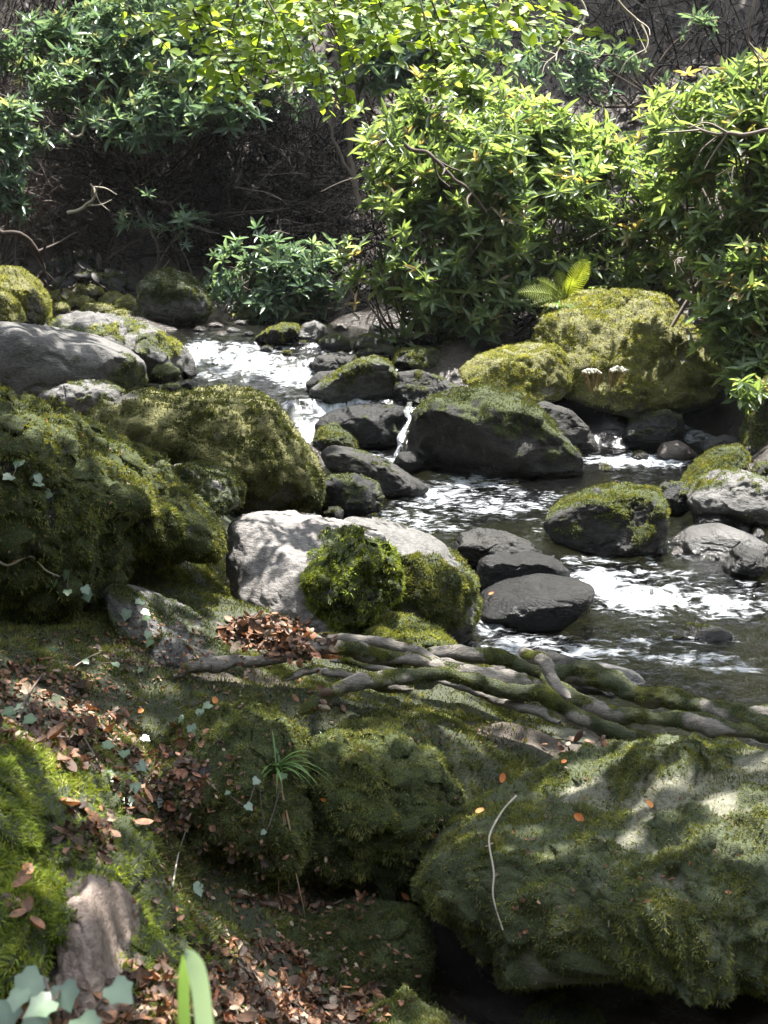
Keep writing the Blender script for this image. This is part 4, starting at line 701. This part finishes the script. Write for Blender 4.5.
# ---------------------------------------------------------------- leaf litter
def litter(label, n, sampler, L, mat, seed, name='leaf_litter', lift=.004, torn=False):
    r = np.random.default_rng(seed); P0 = []; N0 = []
    for _ in range(n):
        h = sampler(r)
        if h is None: continue
        P0.append(h[0]); N0.append(h[1])
    P0 = np.array(P0); N0 = np.array(N0); k = len(P0)
    nn = norm(N0+r.normal(size=(k, 3))*.42); fw = r.normal(size=(k, 3))
    v, f, q = inst(TORN[0] if torn else DL[0], DL[1], P0+N0*lift+N0*(r.random((k, 1))*L*.25), oriented(nn, fw), (np.exp(r.normal(-.15, .25, (k, 1)))*np.stack([L*(.7+.6*r.random(k)), L*(.8+.4*r.random(k)), L*(.2+1.7*r.random(k))*r.choice([-1, 1], k)], -1)))
    return tag(link(name, mesh_np(name, v, f, M[mat], {'rnd': np.repeat(np.clip(r.normal(.5, .33, k), 0, 1), q)}, smooth=False)), label, 'fallen leaves', kind='stuff')
def px_s(regs):
    ws = np.array([a*b for (_, _, a, b) in regs]); ws = ws/ws.sum()
    def s(r):
        a = regs[r.choice(len(regs), p=ws)]; t = r.random()*2*math.pi; q = math.sqrt(r.random())
        return hit(a[0]+a[2]*q*math.cos(t), a[1]+a[3]*q*math.sin(t))
    return s
litter('brown and reddish fallen leaves lying on the near bank and path', 650, px_s([(40, 705, 70, 45), (95, 740, 50, 35), (270, 638, 58, 24), (250, 985, 75, 45), (330, 1010, 60, 25), (300, 902, 75, 12), (160, 790, 45, 45), (90, 830, 22, 32), (570, 742, 36, 12), (330, 702, 35, 10), (20, 900, 15, 30), (180, 745, 30, 20), (60, 1010, 80, 20)]), .034, 'litter', 41)
litter('torn and curled scraps of dead leaf among the whole ones on the near bank', 1300, px_s([(40, 705, 70, 45), (95, 740, 50, 35), (250, 985, 75, 45), (330, 1010, 60, 25), (300, 902, 75, 12), (160, 790, 45, 45), (90, 840, 26, 22), (150, 1000, 40, 40), (270, 638, 50, 20)]), .027, 'litter', 46, torn=True)
litter('red brown leaves gathered in the sunlit hollow between pale rock and root', 420, px_s([(265, 635, 48, 20), (300, 645, 35, 12)]), .038, 'litter', 44)
litter('crumbled brown leaf bits covering the bare soil of the near bank', 1700, px_s([(200, 670, 120, 40), (470, 738, 60, 16), (250, 900, 120, 60), (300, 980, 120, 60), (60, 700, 90, 70), (160, 640, 60, 30), (200, 820, 50, 90), (140, 650, 60, 25)]), .017, 'litter', 45)
litter('small bits of dead leaf scattered thinly over the near mossy rocks', 230, px_s([(580, 850, 170, 90), (250, 760, 120, 60), (60, 500, 80, 90)]), .014, 'litter', 43)
def hs(r):
    x = r.uniform(-13, 9); y = r.uniform(15.5, 27); h = drop(x, y)
    return h if h is not None and h[0][2] > zw(y)+.1 else None
litter('grey brown leaf litter covering the dark hillside', 16000, hs, .12, 'litter_shaded', 42, lift=.01)

# single orange leaves that stand out
for i, (u, v, s, lb) in enumerate([(502, 781, .045, 'orange leaf on the upper slope of the huge boulder nearest the leaf pocket'), (480, 816, .04, 'yellow orange leaf at the top of the bent twig'), (432, 834, .04, 'orange leaf on the left shoulder of the huge boulder'), (583, 821, .045, 'reddish curled leaf in the middle of the huge boulder'),
                                   (648, 810, .042, 'orange leaf on the right half of the huge boulder, beside bare stone'), (409, 893, .04, 'red leaf stuck on the dark left flank of the huge boulder'), (563, 766, .03, 'small orange leaf at the top edge of the huge boulder'), (138, 714, .035, 'orange leaf standing in dark moss on the left bank'), (214, 704, .045, 'tan upright leaf on the moss under the smooth grey root'), (326, 797, .025, 'small orange leaf on the face of the rounded mossy ledge'), (492, 596, .04, 'red leaf on the lower black rock in the stream')]):
    h = hit(u, v)
    if h is None: continue
    n = norm(h[1]+np.array([0, -.5, .25])); Mx = oriented(n[None], rng.normal(size=(1, 3)))
    vv, f, q = inst(DL[0]-np.array([0, .5, 0]), DL[1], (h[0]+h[1]*.014)[None], Mx, np.array([[s*.75, s*.8, s*.9]]))
    solo('fallen_leaf', vv, f, M['orange'], lb, 'leaf', 'single orange leaves', {'rnd': np.full(len(vv), (i*37 % 10)/10)}, base=h[0])

# ---------------------------------------------------------------- twigs on the bank
def surf_twig(label, px, r0, r1, mat, lift=.01, name='twig'):
    W = []
    for u, v in px:
        h = hit(u, v)
        if h is not None: W.append(h[0]+h[1]*lift)
    W = np.array(W)
    if len(W) < 2: return
    c = spline(W, 6) if len(W) > 2 else W
    v, f = tube(c, np.linspace(r0, r1, len(c)), 6); solo(name, v, f, M[mat], label, 'twig', None, {'rnd': np.full(len(v), .5)})
surf_twig('bent pale twig lying down the left face of the huge boulder', [(517, 802), (503, 815), (492, 836), (490, 850), (493, 875), (497, 900), (507, 925)], .0035, .0022, 'palebark', .018)
surf_twig('short pale twig stuck in the moss of the huge boulder', [(607, 930), (608, 917)], .002, .0015, 'palebark', .012)
surf_twig('thin forked twig on the dark slope below the left ivy', [(72, 672), (85, 664), (98, 658)], .0025, .0015, 'palebark', .02)
surf_twig('brown twig lying across the leaf litter at the left', [(14, 728), (28, 700), (40, 678)], .004, .003, 'twig', .02)
surf_twig('brown twig slanting over the dead leaves towards the ivy', [(62, 722), (80, 745), (98, 775)], .003, .002, 'twig', .02)
surf_twig('slim twig standing in the dark gully right of the bright moss', [(165, 893), (172, 860), (190, 828)], .0025, .0015, 'palebark', .02)
surf_twig('pale woody ivy stem on the tall mossy bank rock', [(-5, 553), (10, 560), (30, 558), (45, 568), (62, 578)], .005, .003, 'palebark', .02)

# ---------------------------------------------------------------- ivy
def ivy_leaf(s=1.0):
    o = [(0, 0), (.30, -.10), (.50, .10), (.44, .30), (.52, .50), (.30, .66), (0, 1.05), (-.30, .66), (-.52, .50), (-.44, .30), (-.50, .10), (-.30, -.10)]
    v = [(0, .3, 0)]+[(x*.95, y, .10*abs(x)-.06*y) for x, y in o]; n = len(o)
    return np.array(v)*s, np.array([[0, 1+i, 1+(i+1) % n, 1+(i+1) % n] for i in range(n)])
IV = ivy_leaf()
def ivy(label, px, s, Y=None, stem=True, lift=.03, face=.9, seed=0):
    r = np.random.default_rng(seed+500); pos = []; nr = []
    for q in px:
        if Y is None:
            h = hit(q[0], q[1])
            if h is None: continue
            pos.append(h[0]+h[1]*lift); nr.append(h[1])
        else: pos.append(P(q[0], q[1], Y+r.uniform(-.04, .04))); nr.append(np.array([0, -.3, 1.0]))
    pos = np.array(pos); root = thing('ivy_sprig', pos.mean(0)-np.array([0, 0, .02]), label, 'ivy', 'ivy sprigs on the bank')
    c = spline(pos[np.argsort(pos[:, 0])], 4) if len(pos) > 2 else pos
    v, f = tube(c+np.array([0, .008, -.006]), .0016, 5); part('stem', v, f, M['twig'], root, {'rnd': np.full(len(v), .5)})
    for i, p in enumerate(pos):
        n = norm(nr[i]*.5+np.array([0, -face*.5, .75])+r.normal(size=3)*.25); fw = np.array([r.normal()*.8, -.6, -.6])
        vv, f, _ = inst(IV[0], IV[1], p[None], oriented(n[None], fw[None]), np.array([s*r.uniform(.75, 1.2)]))
        q_ = np.full(len(vv), r.random()*.6); q_[0] += .35; part('leaf', vv, f, M['ivy'], root, {'rnd': q_}, smooth=False)
ivy('ivy sprig on the upper left of the tall mossy bank rock', [(18, 466), (30, 472), (42, 478), (36, 490), (48, 484), (5, 478)], .035, seed=1)
ivy('pale ivy sprig hanging halfway down the left bank above the sloping rock', [(60, 582), (72, 575), (84, 584), (66, 596), (78, 590)], .042, seed=2)
ivy('ivy trail with pale leaves beside the sloping rock', [(128, 612), (140, 618), (150, 622), (146, 636), (158, 642), (136, 606)], .036, seed=3)
ivy('ivy sprig of broad leaves at the edge of the dead leaves on the left', [(106, 752), (120, 760), (112, 782), (132, 770), (128, 788), (136, 745), (128, 806), (156, 805)], .032, seed=4)
ivy('two small ivy leaves at the back of the bright mossy mound', [(12, 722), (32, 727), (22, 718)], .03, seed=5)
ivy('white looking ivy leaves under the smooth grey root', [(184, 724), (200, 716), (210, 714), (198, 724)], .028, seed=6)
ivy('small ivy sprig hanging beside the grass tuft', [(234, 792), (243, 804), (262, 824), (250, 786), (280, 779)], .022, seed=7)
ivy('lone ivy leaf in the dark gully below the bright mound', [(188, 896), (192, 890)], .03, seed=8)
ivy('flat pale ivy leaves on dark moss above the brown leaves', [(50, 656), (82, 668), (110, 670), (140, 676)], .026, seed=9)
ivy('large blurred ivy leaves close to the camera in the bottom left corner', [(40, 975), (62, 985), (22, 990), (5, 1000), (52, 1000), (80, 1018), (112, 985), (38, 1015)], .036, Y=1.35, seed=10, face=1.2)
ivy('ivy leaf by the leafy path at the bottom centre', [(70, 930), (74, 936)], .001, seed=11) if False else None

# ---------------------------------------------------------------- grass, fern, flower heads
def blade(p0, dirv, L, w, droop, n=8, curl=0):
    t = np.linspace(0, 1, n); c = p0+dirv*L*t[:, None]+np.array([0, 0, -1.0])*(droop*L*t**2)[:, None]
    side = norm(np.cross(dirv, [0, 0, 1.0])+1e-6); side = norm(side+np.array([0, -.3, 0]))
    ww = w*.5*np.minimum(1, (1-t)*2.2+.03)*np.minimum(1, t*4+.5)
    l = c-side*ww[:, None]; r_ = c+side*ww[:, None]; m_ = c+np.array([0, 0, -.15])*ww[:, None]
    v = np.stack([l, m_, r_], 1).reshape(-1, 3); f = []
    for i in range(n-1): a = i*3; f += [(a, a+1, a+4, a+3), (a+1, a+2, a+5, a+4)]
    return v, np.array(f)
def tuft(label, u, v, nb, L, w, ndead=0, name='grass_tuft', up=.8, seed=1, off=.0):
    r = np.random.default_rng(seed); h = hit(u, v); p = h[0]+h[1]*off
    root = thing(name, p, label, 'grass'); bag = Bag()
    for i in range(nb):
        a = r.random()*2*math.pi; d = norm(np.array([math.cos(a), math.sin(a)*.7-.35, up*(.5+r.random())])); bag.add(*blade(p+r.normal(size=3)*.008, d, L*r.uniform(.6, 1.1), w*r.uniform(.7, 1.2), r.uniform(.5, 1.0)))
    vv, f, at = bag.get(); part('green_blades', vv, f, M['grass'], root, at)
    if ndead:
        bag = Bag()
        for i in range(ndead):
            d = norm(np.array([r.normal()*.18, -.28, -.9])); bag.add(*blade(p+np.array([r.normal()*.01, -.02, -.01]), d, L*r.uniform(1.0, 1.9), w*1.1, .1))
        vv, f, at = bag.get(); part('dead_blades', vv, f, M['deadgrass'], root, at)
tuft('grass tuft with drooping green blades and brown dead ones hanging over the ledge', 278, 768, 26, .2, .0065, 8, seed=2)
tuft('thin arching grass at the foot of the roots left of the rounded ledge', 322, 745, 3, .1, .003, seed=3)
tuft('grass clump beside the fern on the shoulder of the largest boulder', 560, 308, 22, .28, .012, seed=4)
def fern(label, p, fr, L):
    root = thing('fern', p, label, 'fern'); p = np.array(p)
    for (dx, dy, dz, l) in fr:
        d = norm(np.array([dx, dy, dz], float)); n = 22; t = np.linspace(0, 1, n); c = p+d*L*l*t[:, None]+np.array([0, -.05, -1.0])*(.22*L*l*t**2)[:, None]
        bag = Bag(); bag.add(*tube(c, np.linspace(.006, .002, n), 4)); tg = norm(np.gradient(c, axis=0)); side = norm(np.cross(tg, np.array([0, -.75, .65])))
        nn = np.cross(side, tg)
        for i in range(2, n-1):
            wl = L*l*.2*math.sin(math.pi*(t[i]*.86+.12))**.8+.008
            for s in (-1, 1):
                dd = norm(side[i]*s+tg[i]*.35-nn[i]*.1)
                for k in range(6):   # pinnules
                    q = c[i]+dd*wl*k/6; e = norm(tg[i]*.8+dd*.5); pw = wl*.2*(1-k/7)
                    bag.add([q, q+e*pw+nn[i]*.002, q+dd*wl/6*1.1, q-e*pw*.8], [[0, 1, 2, 3]])
        v, f, at = bag.get(); part('frond', v, f, M['fern'], root, at, smooth=False)
h = hit(566, 300); hp = h[0] if h is not None else P(566, 300, 12)
fern('pale green fern growing from the left shoulder of the largest boulder', hp, [(.28, -.15, .75, 1.0), (-.85, -.25, .35, 1.0), (-.6, -.2, .6, .8), (.1, -.3, .7, .6), (-.9, -.3, .1, .7), (-.2, .2, .9, .7)], .52)
def flower(label, u, v, tilt):
    h = hit(u, v); p = h[0]+h[1]*.04+np.array([0, -.08, 0]); r = np.random.default_rng(int(u)); root = thing('flower_head', p-np.array([0, 0, .2]), label, 'flower', 'pale flower heads on the largest boulder')
    bag = Bag(); c0 = p+np.array([tilt*.06, .08, -.22])
    for i in range(50):
        a = r.random()*6.28; q = math.sqrt(r.random()); e = p+np.array([math.cos(a)*q*.085, math.sin(a)*q*.05, .035*(1-q*q)])
        d, f = ico(1); bag.add(e+d*.012*r.uniform(.6, 1.2), f)
    vv, f, at = bag.get(); part('petals', vv, f, M['flower'], root, at)
    bag = Bag()
    for i in range(9):
        a = i/9*6.28; e = p+np.array([math.cos(a)*.08, math.sin(a)*.05, 0]); c = spline([c0, (c0+e)/2+np.array([0, 0, -.02]), e], 4); bag.add(*tube(c, .003, 4))
    bag.add(*tube(spline([c0+np.array([0, .03, -.12]), c0+np.array([tilt*.03, 0, -.05]), c0], 4), .005, 5))
    vv, f, at = bag.get(); part('stalk', vv, f, M['deadgrass'], root, at)
flower('left one of two pale withered flower heads on the face of the largest boulder', 590, 371, 1)
flower('right one of two pale withered flower heads on the face of the largest boulder', 616, 373, -1)

# broad blade close to the camera
def wide_blade(pxs, w, twist):
    c = spline(np.array([P(*q) for q in pxs]), 6); n = len(c); t = np.linspace(0, 1, n); tg = norm(np.gradient(c, axis=0))
    sd = norm(np.cross(tg, np.array([twist, -1, .4]))); ww = w*.5*np.minimum(1, (1-t)*3+.15)
    v = np.stack([c-sd*ww[:, None], c+np.array([0, -.18, 0])*ww[:, None]*-1, c+sd*ww[:, None]], 1).reshape(-1, 3); f = []
    for i in range(n-1): a = i*3; f += [(a, a+1, a+4, a+3), (a+1, a+2, a+5, a+4)]
    return v, np.array(f)
root = thing('broad_grass', P(215, 1250, 1.05), 'blurred broad grass blades close to the camera at the bottom left of centre', 'grass')
v, f = wide_blade([(222, 1250, 1.0), (212, 1100, 1.0), (204, 1020, 1.0), (199, 980, 1.0), (192, 958, 1.0), (186, 950, 1.0)], .015, .2); part('blade', v, f, M['blade'], root, {'rnd': np.full(len(v), 1.0)})
v, f = wide_blade([(200, 1250, 1.03), (188, 1100, 1.03), (184, 1010, 1.03), (184, 975, 1.03), (183, 955, 1.03)], .011, -.3); part('blade', v, f, M['blade'], root, {'rnd': np.full(len(v), 0.0)})

# ---------------------------------------------------------------- beech tree over the near bank, its unseen crown shaped to cast shade and dapples
def inpoly(u, v, poly):
    r = np.zeros(len(u), bool); n = len(poly)
    for i in range(n):
        x0, y0 = poly[i]; x1, y1 = poly[i-1]
        c = ((y0 > v) != (y1 > v)) & (u < (x1-x0)*(v-y0)/((y1-y0) if y1 != y0 else 1e-9)+x0); r ^= c
    return r
GAPS = [[(150, 335), (185, 318), (330, 318), (345, 250), (345, 150), (400, 60), (480, 70), (560, 100), (640, 90), (690, 60), (830, 50), (830, 640), (700, 660), (480, 655), (485, 570), (420, 520), (330, 470), (290, 400), (215, 378), (160, 380)],
        [(90, 325), (146, 340), (150, 372), (110, 372)], [(-30, 255), (30, 260), (55, 285), (52, 310), (-30, 310)], [(55, 300), (130, 305), (200, 345), (180, 352), (60, 318)],
        [(150, 268), (205, 268), (215, 320), (345, 330), (345, 225), (210, 225)],
        [(228, 505), (300, 505), (300, 560), (232, 560)], [(320, 505), (470, 540), (475, 580), (400, 565), (340, 535)], [(205, 610), (330, 620), (345, 655), (215, 660)], [(360, 605), (470, 640), (500, 672), (400, 670)], [(562, 730), (592, 734), (588, 754), (560, 750)], [(330, 655), (470, 668), (560, 672), (560, 690), (430, 684), (330, 672)], [(600, 735), (700, 730), (740, 770), (640, 775)], [(690, 800), (768, 790), (790, 880), (720, 860)], [(0, 735), (60, 750), (120, 800), (90, 830), (20, 800)], [(20, 400), (80, 420), (60, 450), (10, 430)], [(110, 440), (170, 470), (150, 490), (100, 470)],
        [(130, 386), (230, 380), (285, 395), (330, 470), (320, 480), (270, 405), (150, 395)], [(160, 455), (190, 455), (190, 470), (160, 470)]]
CL = (np.array([[0, -.55, 0], [.33, -.05, .06], [0, .55, 0], [-.33, -.05, .06]]), np.array([[0, 1, 2, 3]]))
def canopy(n, xr, yr, dens, zlo, zhi, L, seed, gapnoise=.0, absz=True):
    r = np.random.default_rng(seed); out = []
    X = r.uniform(*xr, n); Yv = r.uniform(*yr, n); T = []
    for x, y in zip(X, Yv):
        h = drop(x, y)
        if h is not None: T.append(h[0])
    T = np.array(T); u, v, d = proj(T)
    vis = (d > .3) & (u > -60) & (u < 830) & (v > -40) & (v < 1060)
    lit = np.zeros(len(T), bool)
    for gp in GAPS: lit |= inpoly(u, v, gp)
    lit |= inpoly(u, v, [(-60, -60), (330, -60), (330, 105), (150, 125), (-60, 150)]) & (fbm(T*1.3, 3, 71) > -.12)
    # soft dapples elsewhere
    dap = fbm(T*np.array([1.6, 1.6, 1.6]), 3, seed) > .42-gapnoise
    T = T[~((vis & lit) | dap)]
    zt = r.uniform(zlo, zhi, len(T)) if absz else T[:, 2]+r.uniform(zlo, zhi, len(T))
    t = (zt-T[:, 2])/SUN[2]; p = T+SUN*t[:, None]
    u, v, d = proj(p); inf = (d > .3) & (u > -40) & (u < 810) & (v > -25) & (v < 1040)
    p = p[~inf]; keep = np.ones(len(p), bool)
    for (lc, lr) in LOB:
        q_ = p-lc; al = q_@SUN; dist = np.linalg.norm(q_-al[:, None]*SUN, axis=1); keep &= ~((dist < lr) & (al > 0))
    keep |= r.random(len(p)) < .08
    p = p[keep]; k = len(p)
    nn = norm(r.normal(size=(k, 3))*.7+SUN*.9)
    vv, f, q = inst(CL[0], CL[1], p, oriented(nn, r.normal(size=(k, 3))), L*(.7+.6*r.random(k)))
    return vv, f, np.repeat(r.random(k), q), p
def tree(label, name, base, crown, lean, seed, th=.28, nb=26, mat='canopy', extra=None):
    r = np.random.default_rng(seed); root = thing(name, base, label, 'tree'); base = np.array(base)
    top = crown[3].mean(0) if len(crown[3]) else base+np.array([0, 0, 6.0])
    c = spline([base-np.array([0, 0, .3]), base*.7+top*.3+np.array([0, 0, .5]), top], 8); bag = Bag(); v, f = tube(c, np.linspace(th, th*.35, len(c)), 14); v = v+.03*fbm(v*5, 3, 2)[:, None]; bag.add(v, f, .6)
    for i in range(nb):
        s0 = c[r.integers(len(c)//2, len(c))]; s1 = crown[3][r.integers(len(crown[3]))]; m_ = (s0+s1)/2+r.normal(size=3)*.3+np.array([0, 0, .3]); c2 = spline([s0, m_, s1], 6)
        uu, vv_, dd = proj(c2)
        if ((dd > .3) & (uu > -20) & (uu < 790) & (vv_ > -10) & (vv_ < 1040)).any(): continue
        bag.add(*tube(c2, np.linspace(th*.28, .012, len(c2)), 6), r=.6)
    v, f, at = bag.get(); part('trunk', v, f, M['twig'], root, at); part('crown', crown[0], crown[1], M[mat], root, {'rnd': crown[2]}, smooth=False)
    return root
for (u_, v_, du_) in [(200, 40, 0), (260, 60, 0), (320, 50, 0), (340, 100, 0), (400, 30, 0), (460, 50, 0), (520, 30, 0), (230, 90, 0)]: LOB.append((P(u_, v_, 6.8), .38))
cr = canopy(19000, (-3.4, 3.4), (.8, 6.3), 1, 5.2, 8.5, .11, 51, gapnoise=.0)
bt = tree('tall beech over the near bank with leafy twigs hanging into the top of the picture', 'beech_tree', (-3.3, 3.4, float(drop(-3.3, 3.4)[0][2])), cr, 0, 52)
cr = canopy(15000, (-7, .2), (6.2, 14.5), 1, 6.5, 10, .14, 53)
tree('unseen tree added on the left bank to shade the slabs', 'shade_tree', (-6.5, 9.5, float(drop(-6.5, 9.5)[0][2])), cr, 0, 54)  # out of view, added to cast shade on the left bank
cr = canopy(40000, (-13, 1.5), (14.5, 23), 1, 4.5, 8, .24, 55, gapnoise=.0, absz=False)
tree('unseen tree added on the hillside to keep the left slope dark', 'shade_tree', (-3, 24, float(drop(-3, 24)[0][2])), cr, 0, 56)  # unseen shade caster added for the left slope
cr = canopy(34000, (-1, 13), (13.0, 24), 1, 4.5, 8, .24, 57, gapnoise=-.1, absz=False)
tree('unseen tree added on the hillside to keep the upper right slope dark', 'shade_tree', (6, 24, float(drop(6, 24)[0][2])), cr, 0, 58)  # another unseen crown, put in to darken the upper right slope

# leafy beech twigs that hang into view
r = np.random.default_rng(90); bagl_p = []; bagl_n = []; bagl_f = []; wood = Bag()
TW = [(180, 60, 150), (215, 70, 60), (240, 105, 70), (215, 92, -50), (260, 60, 60), (290, 50, 60), (300, 85, 60), (330, 115, 60), (320, 40, 70), (350, 118, 40), (345, 30, 60), (390, 45, 60), (395, 60, 40), (425, 25, 60), (455, 60, 60), (470, 85, 50), (500, 40, 50), (530, 30, 50), (555, 20, 40), (440, 95, 40), (280, 25, 60), (370, 12, 60), (235, 30, 60), (480, 20, 60), (200, 20, -60), (410, 8, 70), (310, 12, 70), (560, 45, 30), (350, 62, 40), (250, 82, -40)]
for (u, v, du) in TW:
    Y = r.uniform(6.0, 7.6); end = P(u, v, Y); st = P(u-du*1.3, -90-r.uniform(0, 60), Y+r.uniform(-.3, .6)); m_ = P(u-du*.35, v*.45-20, Y+.1)
    c = spline([st, m_, end], 14); wood.add(*tube(c, np.linspace(.008, .0018, len(c)), 5), r=.3)
    subs = [c[8:]]
    for k in range(9):
        s0 = c[r.integers(8, len(c)-2)]; e = s0+np.array([r.normal()*.16, r.normal()*.12, -.02-.09*r.random()]); c2 = spline([s0, (s0+e)/2+np.array([0, 0, .012]), e], 5); subs.append(c2); wood.add(*tube(c2, np.linspace(.0025, .001, len(c2)), 4), r=.3)
    for s in subs:
        nL = max(4, int(np.linalg.norm(np.diff(s, axis=0), axis=1).sum()/.035))
        for j in range(nL):
            i = j/(nL-1)*(len(s)-1); a = int(min(i, len(s)-2)); q = s[a]+(s[a+1]-s[a])*(i-a); t = norm(s[a+1]-s[a]); sd = norm(np.cross(t, [0, 0, 1.0]))*(1 if j % 2 else -1)
            bagl_p.append(q); bagl_f.append(norm(t*.6+sd+r.normal(size=3)*.25+np.array([0, 0, -.25]))); bagl_n.append(norm(np.array([0, -.45, .8])+r.normal(size=3)*.38))
bp_ = np.array(bagl_p); k = len(bp_); vv, f, q = inst(BL[0], BL[1], bp_, oriented(np.array(bagl_n), np.array(bagl_f)), .062*(.7+.5*r.random(k)))
part('hanging_leaves', vv, f, M['beech'], bt, {'rnd': np.repeat(r.random(k), q)}, smooth=False)
v, f, at = wood.get(); part('hanging_twigs', v, f, M['twig'], bt, at)

# ---------------------------------------------------------------- sky, sun, camera
w = bpy.data.worlds.new('World'); bpy.context.scene.world = w; w.use_nodes = True; nt = w.node_tree; nt.nodes.clear()
sk = nt.nodes.new('ShaderNodeTexSky'); sk.sky_type = 'NISHITA'; sk.sun_disc = False; sk.sun_elevation = math.asin(SUN[2]); sk.sun_rotation = math.atan2(SUN[0], SUN[1])
bg = nt.nodes.new('ShaderNodeBackground'); bg.inputs[1].default_value = .14; ou = nt.nodes.new('ShaderNodeOutputWorld'); hs_ = nt.nodes.new('ShaderNodeHueSaturation'); hs_.inputs['Saturation'].default_value = .45; nt.links.new(sk.outputs[0], hs_.inputs['Color']); nt.links.new(hs_.outputs[0], bg.inputs[0]); nt.links.new(bg.outputs[0], ou.inputs[0])
sl = bpy.data.lights.new('sun', 'SUN'); sl.energy = 4.2; sl.angle = math.radians(.5); sl.color = (1, .97, .92)
so = bpy.data.objects.new('sun', sl); C.objects.link(so); so.rotation_euler = Vector(SUN).to_track_quat('Z', 'Y').to_euler(); so.location = (0, 0, 20)
cam = bpy.data.cameras.new('camera'); co = bpy.data.objects.new('camera', cam); C.objects.link(co)
co.location = (0, 0, CAMZ); co.rotation_euler = (math.radians(90)-PITCH, 0, 0)
cam.sensor_fit = 'VERTICAL'; cam.sensor_height = 36; cam.lens = 36*F/1024; cam.clip_start = .05; cam.clip_end = 500
cam.dof.use_dof = True; cam.dof.focus_distance = 6.0; cam.dof.aperture_fstop = 11
sc = bpy.context.scene; sc.camera = co
sc.view_settings.view_transform = 'Standard'; sc.view_settings.look = 'None'; sc.view_settings.gamma = 1; sc.view_settings.use_curve_mapping = False
sc.view_settings.exposure = 2.6
sc.render.engine = 'CYCLES'; sc.cycles.max_bounces = 5; sc.cycles.diffuse_bounces = 3; sc.cycles.glossy_bounces = 2; sc.cycles.transparent_max_bounces = 12; sc.cycles.caustics_reflective = False; sc.cycles.caustics_refractive = False
sc.cycles.sample_clamp_indirect = 6; sc.cycles.use_denoising = True

if HAZE:
    hv = np.array([[x, y, z] for x in (-75, 75) for y in (-65, 95) for z in (-14, 60)], float); hf = np.array([[0, 1, 3, 2], [4, 6, 7, 5], [0, 4, 5, 1], [2, 3, 7, 6], [0, 2, 6, 4], [1, 5, 7, 3]])
    hm = bpy.data.materials.new('air_haze'); hm.use_nodes = True; hn = hm.node_tree; hn.nodes.clear(); pv_ = hn.nodes.new('ShaderNodeVolumePrincipled'); pv_.inputs['Color'].default_value = (.9, .95, 1, 1); pv_.inputs['Density'].default_value = HAZE; pv_.inputs['Anisotropy'].default_value = .3
    ho = hn.nodes.new('ShaderNodeOutputMaterial'); hn.links.new(pv_.outputs[0], ho.inputs['Volume'])
    tag(link('haze', mesh_np('haze', hv, hf, hm, smooth=False)), 'thin sunlit haze in the air', 'haze', kind='stuff')
    sc.cycles.volume_bounces = 0
